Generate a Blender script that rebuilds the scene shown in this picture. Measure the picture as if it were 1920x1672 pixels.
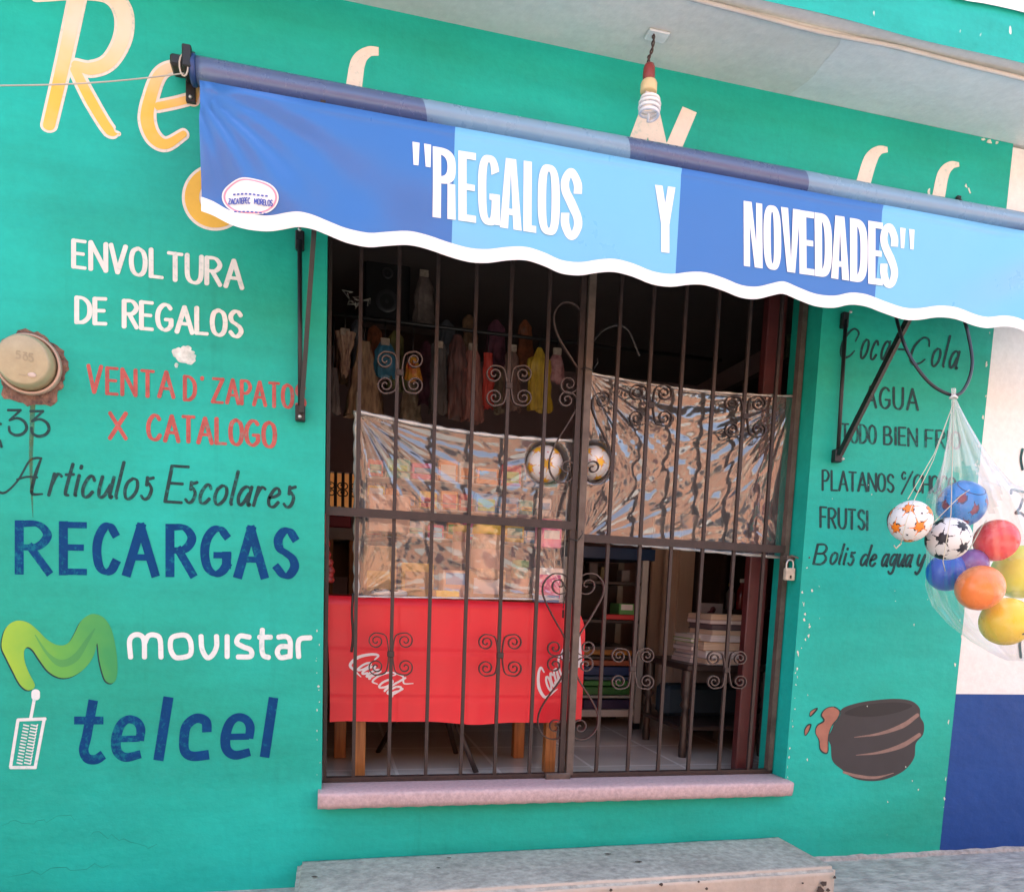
import bpy, bmesh, math, random
import numpy as np
from mathutils import Vector, Matrix

S = bpy.context.scene
COL = S.collection
for o in list(bpy.data.objects):
    bpy.data.objects.remove(o)

# ------------------------------------------------------------------ camera, sky, sun, exposure
CAM = bpy.data.cameras.new('camera')
cam = bpy.data.objects.new('camera', CAM)
COL.objects.link(cam)
CL = Vector((0.02387563, -2.67712854, 0.68747795))
CR = Matrix(((0.9729226731094827, -0.011536920501879877, -0.23084274217489503),
             (-0.22800302610367829, 0.11584751876502779, -0.9667440056620695),
             (0.0378958076448722, 0.9932000059712637, 0.11008022484362488)))
cam.matrix_world = Matrix.Translation(CL) @ CR.to_4x4()
CAM.sensor_width = 36
CAM.lens = 26.39293575
CAM.shift_x = 0.0040021
CAM.shift_y = 0.224901
CAM.clip_start = 0.02
CAM.clip_end = 500
S.camera = cam

SUN_EL, SUN_ROT = math.radians(60), math.radians(18)
world = bpy.data.worlds.new('World')
S.world = world
world.use_nodes = True
wn = world.node_tree.nodes
sky = wn.new('ShaderNodeTexSky')
sky.sky_type = 'NISHITA'
sky.sun_disc = False
sky.sun_elevation = SUN_EL
sky.sun_rotation = SUN_ROT
sky.dust_density = 2.5
hsv = wn.new('ShaderNodeHueSaturation')
hsv.inputs['Saturation'].default_value = 0.78
world.node_tree.links.new(sky.outputs[0], hsv.inputs['Color'])
world.node_tree.links.new(hsv.outputs[0], wn['Background'].inputs[0])
wn['Background'].inputs[1].default_value = 0.15

sun = bpy.data.lights.new('sun', 'SUN')
sun.energy = 3.2
sun.angle = math.radians(0.5)
sun.color = (1.0, 0.95, 0.86)
suno = bpy.data.objects.new('sun', sun)
COL.objects.link(suno)
sd = Vector((math.sin(SUN_ROT) * math.cos(SUN_EL), math.cos(SUN_ROT) * math.cos(SUN_EL), math.sin(SUN_EL)))
suno.rotation_euler = sd.to_track_quat('Z', 'Y').to_euler()
suno.location = (0, 0, 12)

S.view_settings.view_transform = 'Standard'
S.view_settings.look = 'None'
S.view_settings.gamma = 1
S.view_settings.exposure = 2.48
S.render.engine = 'CYCLES'
S.cycles.use_denoising = True
S.cycles.max_bounces = 10
S.cycles.diffuse_bounces = 5
S.cycles.glossy_bounces = 4
S.cycles.transparent_max_bounces = 24
S.cycles.caustics_reflective = False
S.cycles.caustics_refractive = False

# ------------------------------------------------------------------ helpers
FPX, PCX, PCY = 1407.62324, 952.31591, 1267.80991

def ray(px, py):
    return CR @ Vector(((px - PCX) / FPX, -(py - PCY) / FPX, -1.0))

def at(px, py, Y):
    """point where the sight line of a photo pixel meets the vertical plane at depth Y"""
    d = ray(px, py)
    return CL + d * ((Y - CL.y) / d.y)

def ground(px, py, z):
    d = ray(px, py)
    return CL + d * ((z - CL.z) / d.z)

def smooth(pts, n=8, closed=False):
    P = [Vector(p) for p in pts]
    if len(P) < 3 and not closed:
        return P
    out = []
    m = len(P)
    rng = range(m) if closed else range(m - 1)
    for i in rng:
        if closed:
            a, b, c, d = P[(i - 1) % m], P[i], P[(i + 1) % m], P[(i + 2) % m]
        else:
            a = P[i - 1] if i else P[0] * 2 - P[1]
            b, c = P[i], P[i + 1]
            d = P[i + 2] if i + 2 < m else P[-1] * 2 - P[-2]
        for k in range(n):
            t = k / n
            out.append(0.5 * ((2 * b) + (c - a) * t + (2 * a - 5 * b + 4 * c - d) * t * t + (3 * b - a - 3 * c + d) * t ** 3))
    out.append(P[0].copy() if closed else P[-1].copy())
    return out

class MB:
    def __init__(s):
        s.v, s.f, s.m, s.sm = [], [], [], []
        s.cur, s.smooth = 0, False
    def add(s, vs, fs, mi=None, sm=None):
        b = len(s.v)
        s.v += [tuple(v) for v in vs]
        for f in fs:
            s.f.append([b + i for i in f])
            s.m.append(s.cur if mi is None else mi)
            s.sm.append(s.smooth if sm is None else sm)
        return s
    def box(s, x0, x1, y0, y1, z0, z1, mi=None, bev=0.0, M=None, seg=1):
        if bev:
            bm = bmesh.new()
            bmesh.ops.create_cube(bm, size=1)
            for v in bm.verts:
                v.co = Vector(((x0 + x1) / 2 + v.co.x * (x1 - x0), (y0 + y1) / 2 + v.co.y * (y1 - y0), (z0 + z1) / 2 + v.co.z * (z1 - z0)))
            bmesh.ops.bevel(bm, geom=bm.edges[:], offset=bev, segments=seg, affect='EDGES', profile=0.5)
            bm.verts.index_update()
            vs = [v.co.copy() for v in bm.verts]
            fs = [[v.index for v in f.verts] for f in bm.faces]
            bm.free()
        else:
            vs = [Vector((x, y, z)) for z in (z0, z1) for y in (y0, y1) for x in (x0, x1)]
            fs = [(0, 2, 3, 1), (4, 5, 7, 6), (0, 1, 5, 4), (2, 6, 7, 3), (0, 4, 6, 2), (1, 3, 7, 5)]
        if M is not None:
            vs = [M @ v for v in vs]
        return s.add(vs, fs, mi)
    def tube(s, pts, r, n=8, closed=False, caps=True, flat=None):
        """round tube; r a number or list; flat=(axis, factor) squashes nothing by default"""
        P = [Vector(p) for p in pts]
        m = len(P)
        R = r if isinstance(r, (list, tuple)) else [r] * m
        up = None
        vs, fs = [], []
        for i in range(m):
            a = P[(i - 1) % m] if (closed or i) else P[0]
            b = P[(i + 1) % m] if (closed or i < m - 1) else P[-1]
            t = (b - a)
            t = t.normalized() if t.length > 1e-9 else Vector((0, 0, 1))
            if up is None:
                up = t.orthogonal().normalized()
            up = (up - t * up.dot(t))
            up = up.normalized() if up.length > 1e-6 else t.orthogonal().normalized()
            w = t.cross(up)
            for k in range(n):
                A = 2 * math.pi * k / n
                vs.append(P[i] + (up * math.cos(A) + w * math.sin(A)) * R[i])
        for i in range(m if closed else m - 1):
            for k in range(n):
                a, b = i * n + k, i * n + (k + 1) % n
                j = ((i + 1) % m) * n
                fs.append((a, b, j + (k + 1) % n, j + k))
        if caps and not closed:
            fs.append(list(range(n))[::-1])
            fs.append([(m - 1) * n + k for k in range(n)])
        return s.add(vs, fs, None, True)
    def strap(s, pts, w, t, normal=(0, 1, 0), closed=False):
        """flat bar swept along a path: w across the normal, t along it"""
        P = [Vector(p) for p in pts]
        N = Vector(normal)
        m = len(P)
        vs, fs = [], []
        for i in range(m):
            a = P[max(i - 1, 0)]
            b = P[min(i + 1, m - 1)]
            d = (b - a).normalized()
            q = N.cross(d).normalized()
            for u, v in ((-1, -1), (1, -1), (1, 1), (-1, 1)):
                vs.append(P[i] + q * (u * w / 2) + N * (v * t / 2))
        for i in range(m - 1):
            for k in range(4):
                a, b = i * 4 + k, i * 4 + (k + 1) % 4
                fs.append((a, b, b + 4, a + 4))
        fs.append((3, 2, 1, 0))
        e = (m - 1) * 4
        fs.append((e, e + 1, e + 2, e + 3))
        return s.add(vs, fs, None, False)
    def grid(s, F, nu, nv, mi=None, sm=True, flip=False):
        vs = [F(i / nu, j / nv) for j in range(nv + 1) for i in range(nu + 1)]
        fs, ms = [], []
        w = nu + 1
        for j in range(nv):
            for i in range(nu):
                q = (j * w + i, j * w + i + 1, (j + 1) * w + i + 1, (j + 1) * w + i)
                fs.append(q[::-1] if flip else q)
        if callable(mi):
            b = len(s.v)
            s.v += [tuple(v) for v in vs]
            k = 0
            for j in range(nv):
                for i in range(nu):
                    s.f.append([b + a for a in fs[k]])
                    s.m.append(mi((i + .5) / nu, (j + .5) / nv))
                    s.sm.append(sm)
                    k += 1
            return s
        return s.add(vs, fs, mi, sm)
    def sphere(s, c, r, nu=24, nv=14, sc=(1, 1, 1), mi=None):
        c = Vector(c)
        vs, fs = [], []
        for j in range(nv + 1):
            th = math.pi * j / nv
            for i in range(nu):
                p = 2 * math.pi * i / nu
                vs.append(c + Vector((math.sin(th) * math.cos(p) * sc[0], math.sin(th) * math.sin(p) * sc[1], math.cos(th) * sc[2])) * r)
        for j in range(nv):
            for i in range(nu):
                fs.append((j * nu + i, (j + 1) * nu + i, (j + 1) * nu + (i + 1) % nu, j * nu + (i + 1) % nu))
        return s.add(vs, fs, mi, True)
    def lathe(s, prof, c, axis='z', n=32, mi=None, sm=True):
        """prof = [(radius, height)]"""
        c = Vector(c)
        vs, fs = [], []
        for r, h in prof:
            for k in range(n):
                A = 2 * math.pi * k / n
                x, y = r * math.cos(A), r * math.sin(A)
                vs.append(c + (Vector((x, y, h)) if axis == 'z' else Vector((x, -h, y)) if axis == 'y' else Vector((h, x, y))))
        for j in range(len(prof) - 1):
            for k in range(n):
                fs.append((j * n + k, j * n + (k + 1) % n, (j + 1) * n + (k + 1) % n, (j + 1) * n + k))
        return s.add(vs, fs, mi, sm)
    def poly(s, pts, mi=None):
        return s.add(pts, [list(range(len(pts)))], mi, False)
    def build(s, name, mats, parent=None, label=None):
        me = bpy.data.meshes.new(name)
        me.from_pydata(s.v, [], s.f)
        for m in (mats if isinstance(mats, (list, tuple)) else [mats]):
            me.materials.append(m)
        me.polygons.foreach_set('material_index', s.m)
        me.polygons.foreach_set('use_smooth', s.sm)
        me.update()
        o = bpy.data.objects.new(name, me)
        COL.objects.link(o)
        if parent is not None:
            o.parent = parent
            o.matrix_parent_inverse = parent.matrix_world.inverted() if False else Matrix.Translation(-parent.location)
        if label:
            o['label'] = label
        return o

def fixn(o):
    bm = bmesh.new()
    bm.from_mesh(o.data)
    bmesh.ops.recalc_face_normals(bm, faces=bm.faces[:])
    bm.to_mesh(o.data)
    bm.free()
    return o

def empty(name, loc, label, cat, group=None):
    o = bpy.data.objects.new(name, None)
    COL.objects.link(o)
    o.location = loc
    o.empty_display_size = 0.05
    return tag(o, label, cat, group)

def tag(o, label, cat, group=None):
    o['label'] = label
    o['category'] = cat
    if group:
        o['group'] = group
    return o

def struct(o, label=None):
    o['kind'] = 'structure'
    if label:
        o['label'] = label
    return o

# ------------------------------------------------------------------ materials
def new_mat(name):
    m = bpy.data.materials.new(name)
    m.use_nodes = True
    return m, m.node_tree.nodes, m.node_tree.links, m.node_tree.nodes['Principled BSDF']

def mat(name, col, rough=0.6, var=0.12, scale=6.0, bump=0.0, bscale=60.0, col2=None, metal=0.0, spec=None, big=0.0, stretch=(1, 1, 1), coat=0.0, lo=0.35, hi=0.65, bigscale=1.1, worn=0.0):
    """painted / stone / cloth surface: base colour broken by two noises, bump and gloss variation"""
    m, N, L, B = new_mat(name)
    tc = N.new('ShaderNodeTexCoord')
    mp = N.new('ShaderNodeMapping')
    mp.inputs['Scale'].default_value = stretch
    L.new(tc.outputs['Object'], mp.inputs[0])
    nz = N.new('ShaderNodeTexNoise')
    nz.inputs['Scale'].default_value = scale
    nz.inputs['Detail'].default_value = 6
    nz.inputs['Roughness'].default_value = 0.65
    L.new(mp.outputs[0], nz.inputs['Vector'])
    rp = N.new('ShaderNodeValToRGB')
    c2 = col2 or tuple(c * (1 - var) for c in col)
    c1 = tuple(min(1, c * (1 + var * 0.6)) for c in col) if col2 is None else col
    rp.color_ramp.elements[0].position = lo
    rp.color_ramp.elements[1].position = hi
    rp.color_ramp.elements[0].color = (*c2, 1)
    rp.color_ramp.elements[1].color = (*c1, 1)
    L.new(nz.outputs['Fac'], rp.inputs[0])
    out = rp.outputs[0]
    if big:
        n2 = N.new('ShaderNodeTexNoise')
        n2.inputs['Scale'].default_value = bigscale
        n2.inputs['Detail'].default_value = 4
        L.new(mp.outputs[0], n2.inputs['Vector'])
        mr = N.new('ShaderNodeMapRange')
        mr.inputs[1].default_value = 0.3
        mr.inputs[2].default_value = 0.7
        mr.inputs[3].default_value = 1 - big
        mr.inputs[4].default_value = 1 + big
        L.new(n2.outputs['Fac'], mr.inputs[0])
        hs = N.new('ShaderNodeHueSaturation')
        L.new(mr.outputs[0], hs.inputs['Value'])
        L.new(out, hs.inputs['Color'])
        out = hs.outputs[0]
    if worn:
        nw = N.new('ShaderNodeTexNoise')
        nw.inputs['Scale'].default_value = 55
        nw.inputs['Detail'].default_value = 5
        nw.inputs['Roughness'].default_value = 0.7
        L.new(tc.outputs['Object'], nw.inputs['Vector'])
        n4 = N.new('ShaderNodeTexNoise')
        n4.inputs['Scale'].default_value = 4
        L.new(tc.outputs['Object'], n4.inputs['Vector'])
        ad = N.new('ShaderNodeMath'); ad.operation = 'MULTIPLY_ADD'
        L.new(n4.outputs['Fac'], ad.inputs[0]); ad.inputs[1].default_value = 0.5
        L.new(nw.outputs['Fac'], ad.inputs[2])
        rw = N.new('ShaderNodeMapRange')
        rw.inputs[1].default_value, rw.inputs[2].default_value = 0.80, 0.92
        rw.inputs[3].default_value, rw.inputs[4].default_value = 0.0, worn
        L.new(ad.outputs[0], rw.inputs[0])
        mw = N.new('ShaderNodeMixRGB')
        L.new(rw.outputs[0], mw.inputs[0]); L.new(out, mw.inputs[1])
        mw.inputs[2].default_value = (0.009, 0.38, 0.31, 1)
        out = mw.outputs[0]
    L.new(out, B.inputs['Base Color'])
    mr2 = N.new('ShaderNodeMapRange')
    mr2.inputs[3].default_value = max(0.02, rough - 0.1)
    mr2.inputs[4].default_value = min(1, rough + 0.1)
    L.new(nz.outputs['Fac'], mr2.inputs[0])
    L.new(mr2.outputs[0], B.inputs['Roughness'])
    B.inputs['Metallic'].default_value = metal
    if spec is not None:
        B.inputs['Specular IOR Level'].default_value = spec
    if coat:
        B.inputs['Coat Weight'].default_value = coat
        B.inputs['Coat Roughness'].default_value = 0.1
    if bump:
        n3 = N.new('ShaderNodeTexNoise')
        n3.inputs['Scale'].default_value = bscale
        n3.inputs['Detail'].default_value = 5
        L.new(mp.outputs[0], n3.inputs['Vector'])
        bp = N.new('ShaderNodeBump')
        bp.inputs['Strength'].default_value = 1.0
        bp.inputs['Distance'].default_value = bump
        L.new(n3.outputs['Fac'], bp.inputs['Height'])
        L.new(bp.outputs[0], B.inputs['Normal'])
    return m

def plaster(name, col, col2=None, big=0.06, rough=0.55, flecks=None, patchy=False):
    """trowelled, hand painted plaster: broad trowel waves, fine grit, faint streaks and a few nicks"""
    m, N, L, B = new_mat(name)
    tc = N.new('ShaderNodeTexCoord')
    def noise(scale, detail=5, st=(1, 1, 1), rg=0.6):
        mp = N.new('ShaderNodeMapping')
        mp.inputs['Scale'].default_value = st
        L.new(tc.outputs['Object'], mp.inputs[0])
        n = N.new('ShaderNodeTexNoise')
        n.inputs['Scale'].default_value = scale
        n.inputs['Detail'].default_value = detail
        n.inputs['Roughness'].default_value = rg
        L.new(mp.outputs[0], n.inputs['Vector'])
        return n.outputs['Fac']
    def ramp(src, a, b, ca, cb):
        r = N.new('ShaderNodeValToRGB')
        r.color_ramp.elements[0].position, r.color_ramp.elements[1].position = a, b
        r.color_ramp.elements[0].color, r.color_ramp.elements[1].color = (*ca, 1), (*cb, 1)
        L.new(src, r.inputs[0])
        return r.outputs[0]
    c2 = col2 or tuple(c * 0.86 for c in col)
    base = ramp(noise(1.3, 6, (1, 1, 1.6)), 0.33, 0.68, c2, col)
    wash = ramp(noise(0.85, 3, (1, 1, 1.0), 0.5), 0.36, 0.62, (1.0, 0.86, 0.80), (1.0, 1.06, 1.14))
    mw = N.new('ShaderNodeMixRGB')
    mw.blend_type = 'MULTIPLY'
    mw.inputs[0].default_value = 1.0 if patchy else 0.0
    L.new(base, mw.inputs[1]); L.new(wash, mw.inputs[2])
    base = mw.outputs[0]
    run = ramp(noise(16, 4, (1.0, 1, 0.07), 0.6), 0.60, 0.78, (1.0, 1.0, 1.0), (0.86, 0.88, 0.87))
    mr_ = N.new('ShaderNodeMixRGB')
    mr_.blend_type = 'MULTIPLY'
    mr_.inputs[0].default_value = 1.0 if patchy else 0.0
    L.new(base, mr_.inputs[1]); L.new(run, mr_.inputs[2])
    base = mr_.outputs[0]
    streak = ramp(noise(5.0, 6, (0.35, 1, 2.6)), 0.3, 0.7, (1 - big,) * 3, (1 + big * .6,) * 3)
    mx = N.new('ShaderNodeMixRGB')
    mx.blend_type = 'MULTIPLY'
    mx.inputs[0].default_value = 1
    L.new(base, mx.inputs[1])
    L.new(streak, mx.inputs[2])
    out = mx.outputs[0]
    fine = ramp(noise(42, 3), 0.25, 0.75, (0.93,) * 3, (1.05,) * 3)
    m2 = N.new('ShaderNodeMixRGB')
    m2.blend_type = 'MULTIPLY'
    m2.inputs[0].default_value = 1
    L.new(out, m2.inputs[1])
    L.new(fine, m2.inputs[2])
    out = m2.outputs[0]
    if flecks:
        fl = ramp(noise(26, 2, (1, 1, 0.5), 0.5), 0.735, 0.765, (0, 0, 0), (1, 1, 1))
        m3 = N.new('ShaderNodeMixRGB')
        L.new(fl, m3.inputs[0])
        L.new(out, m3.inputs[1])
        m3.inputs[2].default_value = (*flecks, 1)
        out = m3.outputs[0]
    L.new(out, B.inputs['Base Color'])
    B.inputs['Roughness'].default_value = rough
    B.inputs['Specular IOR Level'].default_value = 0.28
    h1 = noise(2.3, 3)
    h2 = noise(9, 4, (1, 1, 1.4))
    h3 = noise(150, 3)
    a1 = N.new('ShaderNodeMath'); a1.operation = 'MULTIPLY_ADD'
    L.new(h1, a1.inputs[0]); a1.inputs[1].default_value = 2.6
    a2 = N.new('ShaderNodeMath'); a2.operation = 'MULTIPLY_ADD'
    L.new(h2, a2.inputs[0]); a2.inputs[1].default_value = 0.8
    L.new(a2.outputs[0], a1.inputs[2])
    a3 = N.new('ShaderNodeMath'); a3.operation = 'MULTIPLY'
    L.new(h3, a3.inputs[0]); a3.inputs[1].default_value = 0.05
    L.new(a3.outputs[0], a2.inputs[2])
    bp = N.new('ShaderNodeBump')
    bp.inputs['Strength'].default_value = 0.8
    bp.inputs['Distance'].default_value = 0.006
    L.new(a1.outputs[0], bp.inputs['Height'])
    L.new(bp.outputs[0], B.inputs['Normal'])
    return m

def film(name, tint=(0.93, 0.93, 0.93), refl=0.3, rough=0.06, haze=0.06, bump=0.0, bscale=40, edge=0.55):
    """thin clear plastic: light passes, the rest mirrors the street"""
    m, N, L, B = new_mat(name)
    N.remove(B)
    o = N['Material Output']
    tr = N.new('ShaderNodeBsdfTransparent')
    tr.inputs[0].default_value = (*tint, 1)
    gl = N.new('ShaderNodeBsdfGlossy')
    gl.inputs['Roughness'].default_value = rough
    gl.inputs[0].default_value = (1, 1, 1, 1)
    df = N.new('ShaderNodeBsdfDiffuse')
    df.inputs[0].default_value = (0.8, 0.8, 0.78, 1)
    lw = N.new('ShaderNodeLayerWeight')
    lw.inputs[0].default_value = 0.35
    mr = N.new('ShaderNodeMapRange')
    mr.inputs[3].default_value = refl
    mr.inputs[4].default_value = min(1, refl + edge)
    L.new(lw.outputs['Facing'], mr.inputs[0])
    m1 = N.new('ShaderNodeMixShader')
    L.new(mr.outputs[0], m1.inputs[0])
    L.new(tr.outputs[0], m1.inputs[1])
    L.new(gl.outputs[0], m1.inputs[2])
    m2 = N.new('ShaderNodeMixShader')
    m2.inputs[0].default_value = haze
    L.new(m1.outputs[0], m2.inputs[1])
    L.new(df.outputs[0], m2.inputs[2])
    L.new(m2.outputs[0], o.inputs[0])
    if bump:
        tc = N.new('ShaderNodeTexCoord')
        n3 = N.new('ShaderNodeTexNoise')
        n3.inputs['Scale'].default_value = bscale
        n3.inputs['Detail'].default_value = 3
        n3.inputs['Distortion'].default_value = 1.0
        L.new(tc.outputs['Object'], n3.inputs['Vector'])
        bp = N.new('ShaderNodeBump')
        bp.inputs['Distance'].default_value = bump
        L.new(n3.outputs['Fac'], bp.inputs['Height'])
        for q in (gl, df, lw):
            L.new(bp.outputs[0], q.inputs['Normal'])
    return m

def stain_mat(name, col, alpha, scale=12):
    m, N, L, B = new_mat(name)
    B.inputs['Base Color'].default_value = (*col, 1)
    B.inputs['Roughness'].default_value = 0.8
    tc = N.new('ShaderNodeTexCoord')
    n = N.new('ShaderNodeTexNoise')
    n.inputs['Scale'].default_value = scale
    n.inputs['Detail'].default_value = 4
    L.new(tc.outputs['Object'], n.inputs['Vector'])
    mr = N.new('ShaderNodeMapRange')
    mr.inputs[1].default_value, mr.inputs[2].default_value = 0.3, 0.7
    mr.inputs[3].default_value, mr.inputs[4].default_value = alpha * 0.4, min(1, alpha * 1.3)
    L.new(n.outputs['Fac'], mr.inputs[0])
    L.new(mr.outputs[0], B.inputs['Alpha'])
    return m

def ramp_mat(name, stops, axis, lo, hi, rough=0.5, wob=0.25):
    """brush-blended paint: colours run along one axis of the wall with a hand-mixed border"""
    m, N, L, B = new_mat(name)
    tc = N.new('ShaderNodeTexCoord')
    sp = N.new('ShaderNodeSeparateXYZ')
    L.new(tc.outputs['Object'], sp.inputs[0])
    mr = N.new('ShaderNodeMapRange')
    mr.inputs[1].default_value, mr.inputs[2].default_value = lo, hi
    L.new(sp.outputs[axis], mr.inputs[0])
    n = N.new('ShaderNodeTexNoise')
    n.inputs['Scale'].default_value = 14
    L.new(tc.outputs['Object'], n.inputs['Vector'])
    ma = N.new('ShaderNodeMath'); ma.operation = 'MULTIPLY_ADD'
    L.new(n.outputs['Fac'], ma.inputs[0]); ma.inputs[1].default_value = wob
    L.new(mr.outputs[0], ma.inputs[2])
    sb = N.new('ShaderNodeMath'); sb.operation = 'SUBTRACT'
    L.new(ma.outputs[0], sb.inputs[0]); sb.inputs[1].default_value = wob / 2
    r = N.new('ShaderNodeValToRGB')
    for i, (p, c) in enumerate(stops):
        e = r.color_ramp.elements[i] if i < 2 else r.color_ramp.elements.new(p)
        e.position = p
        e.color = (*c, 1)
    L.new(sb.outputs[0], r.inputs[0])
    L.new(r.outputs[0], B.inputs['Base Color'])
    B.inputs['Roughness'].default_value = rough
    return m

GREEN = (0.010, 0.435, 0.330)
M = {}
M['green'] = plaster('green_paint', GREEN, (0.009, 0.355, 0.262), big=0.10, patchy=True)
M['green_fascia'] = plaster('green_fascia_paint', (0.016, 0.43, 0.36), (0.013, 0.35, 0.29), big=0.16, flecks=(0.6, 0.68, 0.6))
M['soffit'] = plaster('grey_soffit_paint', (0.64, 0.64, 0.60), (0.56, 0.56, 0.52))
M['soffit_light'] = plaster('pale_soffit_tone', (0.68, 0.70, 0.69), (0.62, 0.64, 0.63))  # paler soffit grey, bounced light put into the patch; lamp plate shares it
M['pale_edge'] = mat('pale_cement_edge', (0.50, 0.49, 0.46), 0.8, bump=0.002, bscale=60)
M['neigh_white'] = plaster('cream_white_paint', (0.79, 0.785, 0.745), (0.75, 0.74, 0.70), big=0.03)
M['neigh_blue'] = plaster('navy_paint', (0.006, 0.058, 0.25), (0.005, 0.048, 0.215), big=0.05)
M['sill'] = mat('pink_stone', (0.50, 0.365, 0.365), 0.6, var=0.18, scale=70, bump=0.0015, bscale=120, big=0.08)
M['step_top'] = mat('worn_cement_top', (0.375, 0.36, 0.305), 0.85, var=0.3, scale=34, bump=0.004, bscale=60, big=0.14, bigscale=4)
M['step_front'] = mat('beige_render', (0.50, 0.42, 0.33), 0.85, var=0.14, scale=12, bump=0.003, bscale=40, big=0.08)
M['sidewalk'] = mat('sidewalk_cement', (0.45, 0.425, 0.375), 0.85, col2=(0.20, 0.19, 0.17), scale=13, bump=0.006, bscale=30, big=0.12, stretch=(1, 1.8, 1), lo=0.3, hi=0.62)
M['road'] = mat('road_surface', (0.36, 0.335, 0.30), 0.9, var=0.2, scale=8, bump=0.004, bscale=50, big=0.1)
M['hole'] = mat('broken_brick_plaster', (0.28, 0.16, 0.11), 0.95, col2=(0.07, 0.04, 0.035), scale=30, bump=0.01, bscale=60)
M['iron'] = mat('brown_painted_iron', (0.034, 0.018, 0.015), 0.5, col2=(0.016, 0.009, 0.008), scale=30, bump=0.0006, bscale=120)
M['iron_post'] = mat('worn_brown_iron', (0.115, 0.085, 0.068), 0.42, col2=(0.065, 0.045, 0.036), scale=18, bump=0.0006, bscale=120)
M['iron_light'] = mat('worn_scroll_iron', (0.075, 0.056, 0.05), 0.4, col2=(0.035, 0.02, 0.02), scale=9)
M['maroon'] = mat('maroon_paint', (0.080, 0.016, 0.016), 0.4, var=0.2, scale=10)
M['black_metal'] = mat('black_metal', (0.012, 0.011, 0.011), 0.45, var=0.3, scale=30)
M['black_plastic'] = mat('black_plastic', (0.015, 0.015, 0.016), 0.35, var=0.2)
M['steel'] = mat('zinc_screw', (0.55, 0.52, 0.48), 0.4, metal=0.8)
M['vinyl_dark'] = mat('blue_vinyl', (0.024, 0.132, 0.395), 0.3, var=0.06, scale=3, lo=0.15, hi=0.85, spec=0.6)
M['vinyl_light'] = mat('sky_blue_vinyl', (0.145, 0.425, 0.64), 0.3, var=0.05, scale=3, lo=0.15, hi=0.85, spec=0.6)
M['roll_dark'] = mat('shaded_blue_vinyl', (0.085, 0.125, 0.235), 0.28, var=0.03, scale=5, lo=0.15, hi=0.85, spec=0.7)  # roll stripes: weaker light and grey ground sheen put into both colours
M['roll_light'] = mat('shaded_sky_vinyl', (0.20, 0.33, 0.44), 0.28, var=0.03, scale=5, lo=0.15, hi=0.85, spec=0.7)
M['vinyl_white'] = mat('white_vinyl', (0.74, 0.735, 0.715), 0.4, var=0.03)
M['cream'] = mat('cream_sign_paint', (0.76, 0.675, 0.575), 0.6, var=0.07, scale=16, worn=0.28)
M['off_white'] = mat('off_white_sign_paint', (0.69, 0.675, 0.615), 0.6, var=0.1, scale=18, worn=0.28)
M['red_sign'] = mat('coral_red_sign_paint', (0.41, 0.075, 0.06), 0.65, var=0.28, scale=20, worn=0.28)
M['black_sign'] = mat('black_sign_paint', (0.012, 0.045, 0.046), 0.6, var=0.3, scale=20, spec=0.25, worn=0.28)
M['navy_sign'] = mat('navy_sign_paint', (0.004, 0.050, 0.165), 0.75, var=0.16, scale=14, spec=0.12, worn=0.28)
M['white_sign'] = mat('white_sign_paint', (0.70, 0.725, 0.69), 0.6, var=0.08, scale=16, worn=0.28)
M['yellow_cream'] = ramp_mat('yellow_to_cream_paint', [(0.0, (0.80, 0.47, 0.055)), (1.0, (0.78, 0.66, 0.52))], 2, 2.13, 2.33, wob=0.5)
M['yellow'] = mat('yellow_sign_paint', (0.78, 0.45, 0.05), 0.6, var=0.1)
M['lime_green'] = ramp_mat('lime_to_green_paint', [(0.0, (0.30, 0.50, 0.035)), (1.0, (0.018, 0.27, 0.075)), (0.45, (0.10, 0.37, 0.05))], 0, -0.98, -0.66, wob=0.35)
M['chip'] = mat('bare_plaster_chip', (0.62, 0.66, 0.56), 0.9, var=0.2, scale=60)
M['blotch'] = mat('white_filler', (0.72, 0.74, 0.68), 0.85, var=0.12, scale=25, bump=0.002)
M['pot'] = mat('charcoal_sign_paint', (0.030, 0.027, 0.029), 0.6, var=0.2)
M['pot_band'] = mat('taupe_sign_paint', (0.24, 0.15, 0.12), 0.6, var=0.2, scale=25)
M['drip'] = mat('brown_pink_sign_paint', (0.33, 0.13, 0.085), 0.6, var=0.15, scale=20)
M['rust'] = stain_mat('rust_stain', (0.10, 0.10, 0.02), 0.55, 18)
M['cloth'] = mat('red_plastic_cloth', (0.74, 0.016, 0.030), 0.42, var=0.06, scale=4)
M['cloth_white'] = mat('white_print', (0.80, 0.74, 0.74), 0.5, var=0.03)
M['wood'] = mat('varnished_pine', (0.40, 0.15, 0.035), 0.45, col2=(0.22, 0.07, 0.015), scale=9, stretch=(9, 9, 0.6))
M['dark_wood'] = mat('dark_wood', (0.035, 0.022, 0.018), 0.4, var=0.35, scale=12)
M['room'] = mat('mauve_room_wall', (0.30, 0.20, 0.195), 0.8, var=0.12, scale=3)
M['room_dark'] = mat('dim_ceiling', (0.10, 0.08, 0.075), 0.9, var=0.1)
M['tint_tile'] = mat('grey_tile', (0.24, 0.21, 0.19), 0.35, var=0.1)
M['paper'] = mat('cream_paper', (0.62, 0.47, 0.34), 0.8, var=0.22, scale=8, stretch=(0.6, 0.6, 60))
M['paper2'] = mat('white_paper', (0.66, 0.60, 0.57), 0.8, var=0.2, scale=8, stretch=(0.6, 0.6, 60))
M['film'] = film('clear_plastic_film', (0.96, 0.955, 0.945), 0.115, 0.065, 0.075, bump=0.0, bscale=22, edge=0.5)
M['film_bag'] = film('clear_bag_film', (1.0, 1.0, 1.0), 0.015, 0.14, 0.05, edge=0.3)
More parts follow.
